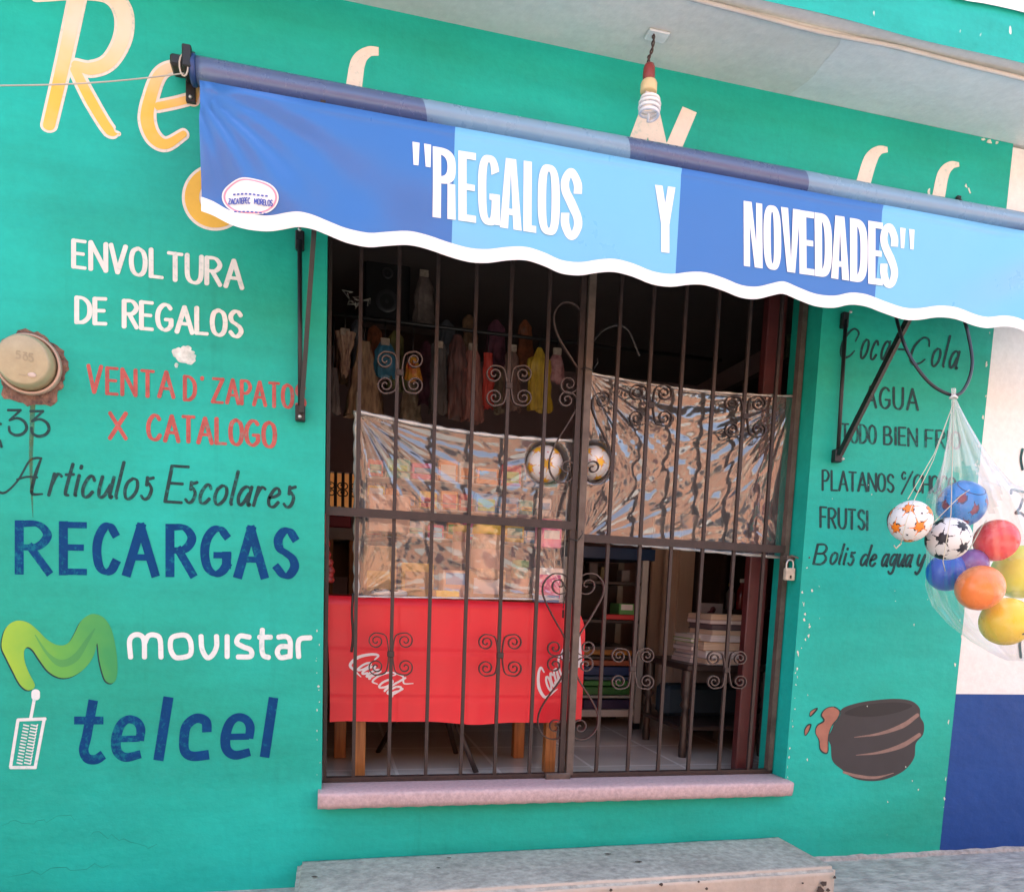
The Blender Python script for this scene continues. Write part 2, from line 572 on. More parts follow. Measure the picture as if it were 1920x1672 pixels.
M['film_milky'] = film('milky_bag_film', (0.96, 0.96, 0.95), 0.03, 0.2, 0.24, edge=0.3)
M['film_hem'] = film('gathered_film_edge', (0.80, 0.78, 0.74), 0.25, 0.2, 0.35)
M['board'] = mat('cream_laminate', (0.80, 0.63, 0.50), 0.5, var=0.1, scale=4, stretch=(4, 4, .5))
M['frame_grey'] = mat('grey_metal_frame', (0.46, 0.43, 0.38), 0.4, var=0.1)
def col(name, c, rough=0.45, var=0.12, **k):
    if name not in M:
        M[name] = mat(name, c, rough, var, **k)
    return M[name]

def tiles_mat():
    m, N, L, B = new_mat('floor_tile')
    tc = N.new('ShaderNodeTexCoord')
    br = N.new('ShaderNodeTexBrick')
    br.offset = 0
    br.inputs['Scale'].default_value = 1
    br.inputs['Brick Width'].default_value = 0.42
    br.inputs['Row Height'].default_value = 0.42
    br.inputs['Mortar Size'].default_value = 0.007
    br.inputs['Color1'].default_value = (0.66, 0.59, 0.52, 1)
    br.inputs['Color2'].default_value = (0.58, 0.52, 0.46, 1)
    br.inputs['Mortar'].default_value = (0.86, 0.80, 0.74, 1)
    mp = N.new('ShaderNodeMapping')
    mp.inputs['Rotation'].default_value = (0, 0, 0.0)
    mp.inputs['Location'].default_value = (0.13, 0.07, 0)
    L.new(tc.outputs['Object'], mp.inputs[0])
    L.new(mp.outputs[0], br.inputs['Vector'])
    n = N.new('ShaderNodeTexNoise'); n.inputs['Scale'].default_value = 9
    L.new(tc.outputs['Object'], n.inputs['Vector'])
    mx = N.new('ShaderNodeMixRGB'); mx.blend_type = 'MULTIPLY'; mx.inputs[0].default_value = 0.12
    L.new(br.outputs['Color'], mx.inputs[1]); L.new(n.outputs['Fac'], mx.inputs[2])
    L.new(mx.outputs[0], B.inputs['Base Color'])
    B.inputs['Roughness'].default_value = 0.09
    return m
M['floor_tile'] = tiles_mat()

# ------------------------------------------------------------------ brush lettering
def ribbon(mb, pts, w, Y, lay, fn=None, cap='round', nib=None, mi=None):
    """one brush stroke in photo pixels laid on the plane Y; w = width or list of widths"""
    P = [Vector((p[0], p[1])) for p in pts]
    Q = [P[0]]
    for p in P[1:]:
        if (p - Q[-1]).length > 0.05:
            Q.append(p)
    P = Q
    n = len(P)
    if n < 2:
        return
    W = list(w) if isinstance(w, (list, tuple)) else [w] * n
    if len(W) != n:
        xs = np.linspace(0, 1, len(W))
        W = list(np.interp(np.linspace(0, 1, n), xs, W))
    poly = []
    closed = (P[0] - P[-1]).length < 1.5 and n > 5
    if cap == 'sq':
        P[0] = P[0] - (P[1] - P[0]).normalized() * (W[0] * .42)
        P[-1] = P[-1] + (P[-1] - P[-2]).normalized() * (W[-1] * .42)
    Lf, Rt = [], []
    for i in range(n):
        t = (P[min(i + 1, n - 1)] - P[max(i - 1, 0)]).normalized()
        if closed and i in (0, n - 1):
            t = (P[1] - P[-2]).normalized()
        q = Vector((-t.y, t.x))
        k = W[i]
        if nib is not None:
            a = math.atan2(t.y, t.x)
            k *= 0.62 + 0.42 * abs(math.sin(a - nib))
        Lf.append(P[i] - q * (k / 2))
        Rt.append(P[i] + q * (k / 2))
    off = 0.0005 + 0.00012 * (lay % 12)
    def mapp(p):
        v = at(p.x, p.y, Y)
        if fn:
            v.y += fn(v.x, v.z)
        v.y -= off
        return v
    vs = [mapp(p) for p in Lf] + [mapp(p) for p in Rt]
    fs = [(i, n + i, n + i + 1, i + 1) for i in range(n - 1)]
    mb.add(vs, fs, mi, False)
    if cap == 'round' and not closed:
        for e, s in ((0, -1), (n - 1, 1)):
            a, b = Lf[e], Rt[e]
            c = (a + b) / 2
            t = (P[1] - P[0]).normalized() if e == 0 else (P[-1] - P[-2]).normalized()
            r = (a - b).length / 2
            u = (a - b).normalized()
            arc = [c + u * (r * math.cos(A)) + t * (s * r * 0.8 * math.sin(A)) for A in np.linspace(0, math.pi, 9)]
            pts3 = [mapp(p) for p in arc]
            mb.add(pts3, [list(range(9))], mi, False)

GL = {
 'A': ".78|l 0 0 .5 1|l .5 1 1 0|l .2 .34 .8 .34", 'B': ".62|l 0 0 0 1|c 0 1 .62 1 .86 .78 .62 .56 0 .53|c 0 .53 .7 .52 1 .27 .7 .02 0 0",
 'C': ".7|c .95 .84 .72 .99 .42 .97 .12 .75 .02 .46 .14 .14 .45 .01 .78 .05 .98 .2", 'D': ".66|l 0 0 0 1|c 0 1 .5 .97 .9 .77 1 .5 .9 .22 .5 .03 0 0",
 'E': ".56|l 0 0 0 1|l 0 1 1 1|l 0 .52 .85 .52|l 0 0 1 0", 'F': ".55|l 0 0 0 1|l 0 1 1 1|l 0 .52 .85 .52",
 'G': ".74|c .92 .86 .7 .99 .4 .97 .12 .77 .02 .47 .14 .15 .45 .01 .75 .06 .95 .2|l .95 .2 .95 .42|l .55 .42 1 .42",
 'H': ".66|l 0 0 0 1|l 1 0 1 1|l 0 .5 1 .5", 'I': ".06|l .5 0 .5 1", 'L': ".54|l 0 0 0 1|l 0 0 1 0",
 'M': ".86|l 0 0 .08 1|l .08 1 .5 .25|l .5 .25 .92 1|l .92 1 1 0",
 'N': ".72|l 0 0 0 1|l 0 1 1 0|l 1 0 1 1", 'O': ".68|c .5 1 .14 .86 .01 .5 .14 .13 .5 0 .86 .13 .99 .5 .86 .86 .5 1",
 'P': ".58|l 0 0 0 1|c 0 1 .65 1 1 .76 .65 .5 0 .47", 'R': ".64|l 0 0 0 1|c 0 1 .65 1 .98 .77 .65 .53 0 .5|l .4 .5 1 0",
 'S': ".58|c .95 .85 .7 .99 .35 .98 .07 .8 .16 .6 .5 .5 .85 .38 .97 .2 .7 .02 .35 .01 .02 .16", 'T': ".66|l .5 0 .5 1|l 0 1 1 1",
 'U': ".68|c 0 1 0 .6 .04 .2 .3 .01 .7 .01 .95 .2 1 .6 1 1", 'V': ".7|l 0 1 .45 0|l .45 0 1 1", 'X': ".62|l 0 0 1 1|l 0 1 1 0",
 'Z': ".7|l .05 1 1 1|l 1 1 0 0|l 0 0 1 0", 'Y': ".66|l 0 1 .5 .5|l 1 1 .5 .5|l .5 .5 .5 0", '3': ".6|l .1 1 .78 1|l .78 1 .1 .62|c .1 .62 .5 .68 .9 .52 1 .3 .82 .07 .45 0 .12 .1 .02 .3 .04 .42",
 '5': ".6|l .9 1 .18 1|l .18 1 .12 .58|c .12 .58 .5 .64 .92 .45 .9 .12 .5 0 .05 .1",
 'a': ".46|c .95 .48 .6 .56 .22 .46 .03 .22 .2 .02 .5 .06 .85 .35|l .98 .56 .88 .1|c .88 .1 .95 0 1.08 .04", 'c': ".4|c .95 .44 .7 .56 .35 .5 .05 .24 .2 .02 .6 .01 .95 .14",
 'd': ".48|c .95 .46 .6 .56 .22 .46 .03 .22 .2 .02 .5 .05 .85 .3|c 1.15 1.02 1.02 .5 .92 .1 1.05 .0", 'e': ".42|c .1 .27 .6 .32 .92 .42 .7 .56 .35 .5 .05 .24 .2 .03 .6 .0 .95 .14",
 'g': ".48|c .95 .48 .6 .56 .22 .46 .03 .24 .2 .06 .5 .08 .85 .35|c .98 .56 .9 .1 .8 -.25 .4 -.36 .05 -.24", 'i': ".08|c .7 .55 .4 .2 .45 .02 .9 .02|l .95 .74 1.05 .8", 'l': ".1|c .9 1 .5 .5 .2 .1 .6 .0",
 'o': ".44|c .5 .56 .14 .44 .02 .22 .2 .02 .5 0 .86 .14 .98 .34 .84 .52 .5 .56", 'r': ".34|l .2 .56 .0 0|c .08 .25 .4 .5 .7 .56 1 .5", 's': ".36|c .35 .62 .4 .4|c .95 .62 .35 .56|c .3 .5 .62 .44 .95 .28 .8 .06 .4 .0 .02 .1",
 't': ".2|c .7 .85 .4 .4 .3 .06 .9 .02|l -.2 .56 1.2 .58", 'u': ".46|c .1 .56 .02 .2 .15 .01 .5 .06 .85 .35|l 1 .56 .9 .08|c .9 .08 .98 0 1.1 .04", 'y': ".44|c .1 .56 .05 .25 .25 .06 .6 .14 .95 .56|c .98 .56 .8 .1 .6 -.2 .25 -.36 0 -.24",
 'ı': ".04|l .5 .56 .5 0",
}

def strokes(ch):
    w, *ss = GL[ch].split('|')
    out = []
    for s in ss:
        k, *nums = s.split()
        v = [float(x) for x in nums]
        out.append((k, [(v[i], v[i + 1]) for i in range(0, len(v), 2)]))
    return float(w), out

RND = random.Random(4)
def word(mb, text, x0, y0, x1, y1, h0, h1, w, Y=0.0, slant=0.0, nib=None, sp=0.2, fn=None, cap='round', wob=0.015, wide=1.0, up=None, mi=None, lay0=0):
    tot, cells = 0.0, []
    for c in text:
        if c == ' ':
            tot += 0.34
            continue
        a, st = strokes(c)
        cells.append((tot, a, st))
        tot += a + sp
    tot -= sp
    base0, base1 = Vector((x0, y0)), Vector((x1, y1))
    lay = lay0
    for off, a, st in cells:
        jx, jy, js = (RND.uniform(-wob, wob) for _ in range(3))
        for k, pts in st:
            Q = []
            P = smooth([Vector((p[0], p[1])) for p in pts], 7) if k == 'c' else [Vector(p) for p in pts]
            for p in P:
                u = (off + a * p.x) / tot
                h = h0 + (h1 - h0) * u
                b = base0.lerp(base1, u)
                v = p.y * (1 + js) + jy
                if up is None:
                    Q.append((b.x + slant * h * p.y + jx * h, b.y - h * v))
                else:
                    Q.append((b.x + up[0] * h * v + slant * h * p.y * (base1 - base0).normalized().x, b.y + up[1] * h * v + slant * h * p.y * (base1 - base0).normalized().y))
            ribbon(mb, Q, w, Y, lay, fn, cap, nib, mi)
            lay += 1
# ------------------------------------------------------------------ ground and street
mb = MB()
rr = random.Random(1)
def gz(u, v):
    x, y = -7 + 16 * u, -1.5 + 1.75 * v
    return Vector((x, y, -0.383 + 0.006 * math.sin(3.1 * x + 1) * math.sin(4 * y) ))
mb.grid(gz, 80, 14)
mb.box(-7, 9, -1.62, -1.5, -0.62, -0.380, bev=0.015)
struct(mb.build('sidewalk', M['sidewalk']))
mb = MB().box(-60, 60, -60, 40, -0.9, -0.53)
struct(mb.build('road', M['road']))
mb = MB().box(-30, 30, -13, -7.6, -0.6, -0.39, bev=0.02)
struct(mb.build('far_sidewalk', M['sidewalk']))

# house across the street: only ever seen mirrored in the plastic
XW = empty('house', (0, -9, -0.39), 'terracotta house with cream bands across the street, mirrored in the plastic sheets', 'house')
terr = plaster('terracotta_paint', (0.52, 0.25, 0.145), (0.40, 0.175, 0.10))
dim = col('dark_window_glass', (0.02, 0.02, 0.025), 0.2)
crm = plaster('cream_band_paint', (0.62, 0.50, 0.36), (0.5, 0.4, 0.3))
wx = [(-9, 1.2), (-5.4, 1.3), (-2.2, 1.0), (0.8, 1.4), (3.6, 1.1), (7.0, 1.4)]
mb = MB()
mb.box(-16, 16, -14, -9, -0.5, 4.5)
mb.build('wall', terr, XW)
mb = MB().box(-16.2, 16.2, -14.2, -8.8, 4.5, 4.8, bev=0.03)
mb.box(-16, 16, -8.99, -8.9, 2.85, 3.05, bev=0.02)
mb.build('cornice', crm, XW)
for i, (x, w) in enumerate(wx):
    fr = MB().box(x - w / 2 - .12, x + w / 2 + .12, -8.995, -8.93, 0.9 if i % 2 else -0.35, 2.7, bev=0.02).build('window' if i % 2 else 'door', crm, XW)
    MB().box(x - w / 2, x + w / 2, -8.94, -8.90, 1.0 if i % 2 else -0.34, 2.6).build('pane', dim if i % 2 else M['maroon'], fr)

# ------------------------------------------------------------------ the shop building
B = empty('shop_building', (1, 0, -0.38), 'turquoise green painted shop front with hand lettered walls and a grey overhanging slab', 'building')
OX0, OX1, OZ0, OZ1 = 0.0, 1.851, -0.085, 2.12
GX1, TH = 2.648, 0.20
mb = MB()
def wallbox(x0, x1, z0, z1):
    mb.box(x0, x1, 0, TH, z0, z1)
def hgrid(x0, x1, z0, z1):
    pass
wallbox(-6, OX0, -0.6, 2.54)
wallbox(OX1, GX1, -0.6, 2.54)
# pieces above and below the opening butt against the side pieces
mb.box(OX0, OX1, 0, TH, OZ1, 2.54)
mb.box(OX0, OX1, 0, TH, -0.6, OZ0)
WALL = mb.build('wall', M['green'], B, 'turquoise green plaster wall around the gated opening')

# overhanging slab, its drip edge and the fascia
mb = MB()
mb.box(-6, 1.33, -0.305, 0.2, 2.54, 2.75, 0)
mb.box(1.33, 6.5, -0.305, 0.2, 2.54, 2.75, 0)
SL = mb.build('slab', M['soffit'], B, 'grey painted underside of the overhanging slab')
# lighter end of the soffit: bounced light painted on, with its slanting border
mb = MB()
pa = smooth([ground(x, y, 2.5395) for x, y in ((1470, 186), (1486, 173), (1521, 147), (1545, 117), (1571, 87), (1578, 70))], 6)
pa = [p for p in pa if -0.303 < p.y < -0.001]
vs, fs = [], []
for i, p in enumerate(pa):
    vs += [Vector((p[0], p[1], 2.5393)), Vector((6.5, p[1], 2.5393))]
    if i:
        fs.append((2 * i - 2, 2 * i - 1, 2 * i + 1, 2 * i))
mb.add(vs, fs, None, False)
mb.build('painted_light_patch', M['soffit_light'], SL, 'lighter grey patch of bounced light painted on the slab')
mb = MB()
pts = [Vector((x, -0.309 + 0.003 * math.sin(x * 5.1) + 0.002 * math.sin(13 * x), 2.540 + 0.003 * math.sin(7 * x + 1))) for x in np.linspace(-6, 6.5, 160)]
mb.tube(pts, 0.0075, 6)
mb.build('drip_edge', M['pale_edge'], SL, 'pale cement drip edge')
mb = MB()
def fas(u, v):
    x = -6 + 12.5 * u
    return Vector((x, -0.362 + 0.0015 * math.sin(4 * x) + 0.001 * math.sin(11 * x + v * 3), 2.545 + v * 0.46 + (0.002 * math.sin(9 * x) if v == 0 else 0)))
mb.grid(fas, 160, 3, 0)
mb.box(-6, 6.5, -0.355, -0.306, 2.552, 3.0, 1)
FA = mb.build('fascia', [M['green_fascia'], M['soffit']], B, 'brighter turquoise fascia of the slab')
mb = MB()
tops = [(x, 2.690 + 0.006 * math.sin(9 * x) + 0.010 * (RND.random() - .5)) for x in np.linspace(-6, 6.5, 200)]
vs, fs = [], []
for i, (x, z) in enumerate(tops):
    y = -0.372
    vs += [Vector((x, y, z)), Vector((x, y, 3.9))]
    if i:
        fs.append((2 * i - 2, 2 * i, 2 * i + 1, 2 * i - 1))
mb.add(vs, fs, None, False)
mb.build('upper_wall', M['neigh_white'], B, 'cream white wall above the fascia')
mb = MB().box(-6, 6.5, -0.30, 8, 2.76, 4.5)  # unseen building mass, added to block the sun and shade the front
mb.build('sun_block_mass', M['neigh_white'], B)

# interior shell
mb = MB()
RZ1, RY1, RX0, RX1 = 2.45, 3.25, -0.9, 2.95
mb.box(RX0 - .1, RX0, TH, RY1, -0.2, RZ1)
mb.box(RX1, RX1 + .1, TH, RY1, -0.2, RZ1)
a0, a1 = at(612, 882, RY1), at(672, 952, RY1)
hx0, hx1, hz0, hz1 = a0.x, a1.x, at(640, 952, RY1).z, at(640, 884, RY1).z
mb.box(RX0 - .1, hx0, RY1, RY1 + .1, -0.2, RZ1)
mb.box(hx1, RX1 + .1, RY1, RY1 + .1, -0.2, RZ1)
mb.box(hx0, hx1, RY1, RY1 + .1, -0.2, hz0)
mb.box(hx0, hx1, RY1, RY1 + .1, hz1, RZ1)
mb.build('interior_wall', M['room'], B, 'dim mauve walls inside the shop')
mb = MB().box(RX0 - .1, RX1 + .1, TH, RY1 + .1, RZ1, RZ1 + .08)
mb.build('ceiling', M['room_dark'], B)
mb = MB().box(RX0 - .1, RX1 + .1, 0.152, 6.0, -0.2, -0.045)
FL = mb.build('floor', M['floor_tile'])
struct(FL)
# pale tiled panel on the back wall
q0, q1 = at(1222, 622, RY1 - .01), at(1292, 705, RY1 - .01)
mb = MB()
for i in range(3):
    for j in range(3):
        w, h = (q1.x - q0.x) / 3, (q0.z - q1.z) / 3
        mb.box(q0.x + i * w + .003, q0.x + (i + 1) * w - .003, RY1 - .014, RY1 - .001, q1.z + j * h + .003, q1.z + (j + 1) * h - .003)
mb.build('tile_panel', M['tint_tile'], B, 'small patch of grey tiles on the back wall')
# yard seen through the back opening
mb = MB().box(-2.5, 2.0, 5.4, 5.6, -0.2, 2.6)
yard = mb.build('yard_wall', plaster('orange_yard_paint', (0.80, 0.34, 0.10), (0.7, 0.28, 0.08)))
tag(yard, 'orange yard wall seen through the iron grille at the back of the shop', 'wall')
mb = MB()
gx = lambda px: at(px, 915, RY1 + .05).x
for px in (616, 629, 643, 657):
    mb.box(gx(px) - .012, gx(px) + .012, RY1 + .03, RY1 + .055, hz0, hz1)
for px in (630, 655):
    for s in (-1, 1):
        for zc in (hz0 + (hz1 - hz0) * .42, hz0 + (hz1 - hz0) * .62):
            c = Vector((gx(px) + s * .035, RY1 + .045, zc))
            mb.tube([c + Vector((math.cos(A) * (.028 - .002 * A) * s, 0, math.sin(A) * (.028 - .002 * A))) for A in np.linspace(0, 8, 26)], .005, 5)
mb.build('window_grille', M['iron'], B, 'scrolled iron grille in the back opening')

# door sill, part of the building
mb = MB()
prof = [(-0.046, -0.0295), (-0.0515, -0.034), (-0.0535, -0.042), (-0.0525, -0.070), (-0.047, -0.085), (-0.036, -0.090)]
N = 90
vs, fs = [], []
pr = [(0.150, -0.028)] + [(0.0, -0.027)] + prof + [(0.001, -0.091)]
for i in range(N + 1):
    x = -0.012 + (1.858 - -0.012) * i / N
    for k, (y, z) in enumerate(pr):
        xx = x
        if y > 0.0005:
            xx = min(max(x, OX0 + .002), OX1 - .002)
        j = 0.0016 * math.sin(i * 1.7 + k) + 0.001 * RND.random()
        vs.append(Vector((xx, y + (j if y < 0 else 0), z + (j * .6 if y < 0 else 0))))
m_ = len(pr)
for i in range(N):
    for k in range(m_ - 1):
        a = i * m_ + k
        fs.append((a, a + m_, a + m_ + 1, a + 1))
fs.append(list(range(m_))); fs.append([N * m_ + k for k in range(m_)][::-1])
mb.add(vs, fs, None, True)
fixn(mb.build('door_sill', M['sill'], B, 'rounded pink stone sill under the gate'))

# metal door post just inside, right
DP = MB().box(1.742, 1.826, 0.20, 0.245, -0.043, 2.1, bev=.004).build('door_post', M['maroon'], B, 'maroon metal door post inside the right side of the opening')

# ------------------------------------------------------------------ neighbour
NB = empty('neighbour_house', (4, 0, -0.38), 'cream white house with a navy blue painted base at the right edge', 'house')
zb = at(1850, 1301, 0.004).z
MB().box(GX1 + .001, 7, 0.004, 0.3, zb, 2.53).build('wall', M['neigh_white'], NB)
MB().box(GX1 + .001, 7, 0.003, 0.3, -0.6, zb).build('painted_base', M['neigh_blue'], NB, 'navy blue painted base')
mb = MB()
for k, pts in enumerate(([(1896, 925), (1897, 918), (1912, 921), (1930, 926), (1942, 945), (1935, 966)], [(1918, 935), (1912, 952), (1904, 962), (1915, 962), (1928, 975)], [(1917, 842), (1914, 860), (1917, 880)], [(1918, 1185), (1912, 1205), (1914, 1232)])):
    ribbon(mb, smooth([Vector(p) for p in pts], 6), 5, 0.003, k)
mb.build('painted_lettering', M['black_sign'], NB, 'black brush strokes on the cream wall')

# wall-foot mortar fillet
mb = MB()
vs, fs = [], []
n = 120
for i in range(n + 1):
    x = 1.75 + (6 - 1.75) * i / n
    h = 0.002 + 0.006 * max(0, math.sin(x * 9) * math.sin(x * 23 + 1)) + 0.006 * RND.random()
    d = 0.014 + 0.014 * RND.random()
    vs += [Vector((x, 0.002, -0.372 + h)), Vector((x, -d * .5, -0.376 + h * .6)), Vector((x, -d, -0.392))]
    if i:
        a = 3 * i
        fs += [(a - 3, a - 2, a + 1, a), (a - 2, a - 1, a + 2, a + 1)]
mb.add(vs, fs, None, False)
mb.build('mortar_edge', mat('grey_mortar', (0.34, 0.32, 0.29), .9, var=.3, scale=40), WALL, 'crumbling mortar along the foot of the wall')

# ------------------------------------------------------------------ wall lettering
def lettering(fn, material, label, name='painted_lettering', parent=None):
    mb = MB()
    fn(mb)
    return mb.build(name, material, parent or WALL, label)

lettering(lambda m: word(m, 'ENVOLTURA', 138, 500, 454, 541, 50, 49, 9, nib=.3, sp=.26), M['off_white'], 'cream capitals reading ENVOLTURA')
def f(m):
    word(m, 'DE', 144, 605, 199, 607, 47, 47, 9, nib=.3, sp=.26)
    word(m, 'REGALOS', 233, 613, 453, 632, 49, 46, 9, nib=.3, sp=.24, lay0=7)
lettering(f, M['off_white'], 'cream capitals reading DE REGALOS')
def f(m):
    word(m, 'VENTA', 166, 735, 325, 746, 49, 46, 7.5, nib=.3, sp=.3)
    word(m, 'D', 347, 750, 366, 751, 44, 44, 7.5, nib=.3)
    ribbon(m, [(379, 708), (379, 711)], 7, 0, 3)
    word(m, 'ZAPATOS', 399, 754, 572, 766, 44, 43, 7, nib=.3, sp=.26, lay0=5)
lettering(f, M['red_sign'], 'red capitals reading VENTA D ZAPATOS')
def f(m):
    word(m, 'X', 206, 822, 236, 823, 48, 48, 8, nib=.3)
    word(m, 'CATALOGO', 278, 824, 516, 838, 46, 46, 8, nib=.3, sp=.26, lay0=4)
lettering(f, M['red_sign'], 'red capitals reading X CATALOGO')
def f(m):
    for q, (dx, dy) in enumerate(((0, 0), (42, 2))):
        ribbon(m, [(15 + dx, 769 + dy), (39 + dx, 769 + dy)], 5, 0, 3 * q)
        ribbon(m, [(39 + dx, 769 + dy), (18 + dx, 788 + dy)], 4.5, 0, 3 * q + 1)
        ribbon(m, smooth([Vector(p) for p in ((18 + dx, 788 + dy), (33 + dx, 784 + dy), (46 + dx, 791 + dy), (50 + dx, 803 + dy), (43 + dx, 813 + dy), (30 + dx, 816 + dy), (19 + dx, 810 + dy), (17 + dx, 800 + dy))], 6), [4, 5, 6, 6, 6, 5, 5], 0, 3 * q + 2)
    ribbon(m, [(-6, 795), (2, 795)], 5, 0, 6)
    ribbon(m, [(0, 826), (3, 838)], 5, 0, 7)
lettering(f, M['black_sign'], 'black number 33 under the meter')
def f(m):
    ribbon(m, smooth([Vector(p) for p in ((-12, 908), (-2, 922), (12, 922), (34, 900), (54, 866), (66, 859), (78, 859))], 8), [3, 5, 4, 4, 5, 4], 0, 0)
    ribbon(m, smooth([Vector(p) for p in ((77, 860), (68, 885), (60, 915), (62, 926), (80, 926))], 8), [4, 7, 7, 6, 3], 0, 1)
    ribbon(m, smooth([Vector(p) for p in ((32, 899), (50, 894), (70, 895))], 6), 4, 0, 2)
    word(m, 'rticulos', 92, 928, 282, 936, 72, 66, 6.5, nib=.5, slant=.18, sp=.18, lay0=3, wob=.01)
    word(m, 'E', 309, 940, 340, 942, 66, 66, 7, nib=.5, slant=.2)
    word(m, 'scolares', 346, 942, 548, 951, 62, 62, 6.5, nib=.5, slant=.18, sp=.18, lay0=5, wob=.01)
lettering(f, M['black_sign'], 'black slanted script reading Articulos Escolares')
def f(m):
    box = [('R', 33, 94), ('E', 116, 160), ('C', 178, 221), ('A', 235, 294), ('R', 316, 365), ('G', 380, 431), ('A', 444, 499), ('S', 516, 557)]
    for k, (c, a, b) in enumerate(box):
        ya, yb = 1070 + (a - 33) * .017, 1070 + (b - 33) * .017
        h = 88 - (a - 33) * .008
        word(m, c, a + 3, ya, b - 4, yb, h, h, 16.5, nib=.25, wob=.005, lay0=3 * k, cap='sq')
lettering(f, M['navy_sign'], 'large navy capitals reading RECARGAS')

# wave logo and white word
wv = [(10, 300), (20, 225), (50, 175), (100, 152), (160, 165), (215, 210), (260, 255), (310, 285), (355, 290), (390, 270), (420, 220), (450, 160), (490, 125), (530, 115), (580, 135), (620, 190), (640, 260), (655, 350), (658, 440), (645, 490), (620, 503), (590, 485), (570, 430), (555, 360), (545, 278), (530, 335), (500, 390), (450, 440), (390, 470), (330, 470), (270, 435), (220, 370), (185, 318), (155, 300), (135, 325), (140, 385), (165, 450), (195, 508), (185, 535), (150, 540), (110, 505), (70, 430), (35, 360)]
wv = [(x / 2.986, 1112 + y / 2.986) for x, y in wv]
def wpoly(m, pts, lay, closed=True, n=6):
    P = smooth([Vector(p) for p in pts], n, True)[:-1]
    vs = [at(p.x, p.y, 0) - Vector((0, 0.0005 + 0.00012 * lay, 0)) for p in P]
    m.add(vs, [list(range(len(vs)))], None, False)
mb = MB()
wpoly(mb, [(x - 2.4, y + 2.2) for x, y in wv], 0, n=4)
mb.build('painted_logo', M['black_sign'], WALL, 'dark shade line of the painted wave')
mb = MB()
wpoly(mb, wv, 3, n=4)
LOGO = mb.build('painted_logo', M['lime_green'], WALL, 'painted wave shaped letter M blending from lime to green')
mb = MB()
ribbon(mb, smooth([Vector(p) for p in ((66, 1190), (90, 1226), (115, 1243), (142, 1232), (164, 1200), (178, 1178))], 8), [2, 6, 14, 14, 8, 2], 0, 5)
mb.build('painted_shading', ramp_mat('mid_green_paint', [(0, (.10, .36, .06)), (1, (.012, .22, .065))], 0, -.98, -.66), LOGO, 'darker green brush shading')
def f(m):
    W = 9.5
    def rb(pts, lay): ribbon(m, smooth([Vector(p) for p in pts], 8), W, 0, lay)
    rb([(245, 1232), (243, 1202), (250, 1191), (262, 1190), (270, 1200), (271, 1232)], 0)
    rb([(271, 1206), (278, 1192), (290, 1190), (300, 1198), (302, 1232)], 1)
    ribbon(m, smooth([Vector(p) for p in ((340, 1190), (322, 1196), (320, 1216), (328, 1231), (342, 1232), (357, 1226), (358, 1206), (352, 1193))], 8, True), W, 0, 2)
    rb([(377, 1192), (379, 1216), (388, 1232), (398, 1228), (406, 1212), (406, 1192)], 3)
    ribbon(m, [(426, 1192), (426, 1231)], W, 0, 4)
    rb([(468, 1194), (450, 1192), (444, 1204), (456, 1212), (470, 1218), (470, 1230), (446, 1231)], 5)
    rb([(492, 1180), (491, 1212), (494, 1228), (504, 1232)], 6)
    ribbon(m, [(486, 1194), (508, 1194)], W, 0, 7)
    rb([(522, 1194), (536, 1193), (544, 1202), (544, 1231)], 8)
    rb([(544, 1212), (526, 1212), (520, 1222), (526, 1232), (542, 1230)], 9)
    rb([(560, 1231), (559, 1208), (564, 1197), (582, 1195)], 10)
lettering(f, M['white_sign'], 'rounded white letters reading movistar')
def f(m):
    W = 18
    def rb(pts, lay, w=W): ribbon(m, smooth([Vector(p) for p in pts], 8), w, 0, lay, cap='flat')
    rb([(175, 1312), (163, 1378), (157, 1405), (164, 1421), (180, 1423), (194, 1414)], 0)
    ribbon(m, [(139, 1350), (194, 1350)], 15, 0, 1, cap='flat')
    for dx, dy in ((0, 0), (205, -4)):
        ribbon(m, [(216 + dx, 1385 + dy), (262 + dx, 1384 + dy)], 12, 0, 1 + dx % 3, cap='flat')
        rb([(262 + dx, 1388 + dy), (264 + dx, 1366 + dy), (256 + dx, 1352 + dy), (240 + dx, 1348 + dy), (226 + dx, 1359 + dy), (218 + dx, 1384 + dy), (220 + dx, 1408 + dy), (236 + dx, 1419 + dy), (264 + dx, 1413 + dy)], 5 + dx % 3, [16, 17, 16, 15, 17, 19, 18, 17, 15])
    ribbon(m, [(316, 1306), (297, 1425)], 19, 0, 4, cap='flat')
    rb([(388, 1372), (386, 1352), (368, 1346), (350, 1360), (345, 1385), (347, 1408), (362, 1417), (392, 1414)], 5)
    ribbon(m, [(513, 1307), (496, 1419)], 18, 0, 7, cap='flat')
lettering(f, M['navy_sign'], 'slanted navy lower case letters reading telcel')
def f(m):
    c = [Vector((67 + 9 * math.cos(a), 1302 + 9 * math.sin(a))) for a in np.linspace(0, 2 * math.pi, 14)]
    ribbon(m, [(67, 1298), (67, 1306)], 16, 0, 0)
    ribbon(m, [(65, 1308), (58, 1345)], 6, 0, 1)
    for k, (a, b) in enumerate((((34, 1349), (85, 1347)), ((83, 1348), (66, 1438)), ((34, 1349), (20, 1437)), ((20, 1438), (67, 1438)))):
        ribbon(m, [a, b], 6, 0, 2 + k)
    for r in range(13):
        y = 1359 + r * 5.9
        x = 44 - r * 1.05
        for cidx in range(2):
            xx = x + cidx * 14
            ribbon(m, [(xx, y - 1), (xx + 11, y + 1.5)], 2.6, 0, 6 + r % 4, cap='flat')
        ribbon(m, [(x + 27, y - 2), (x + 25, y + 3)], 2.4, 0, 5, cap='flat')
lettering(f, M['white_sign'], 'small white painted telephone with antenna', name='painted_logo')

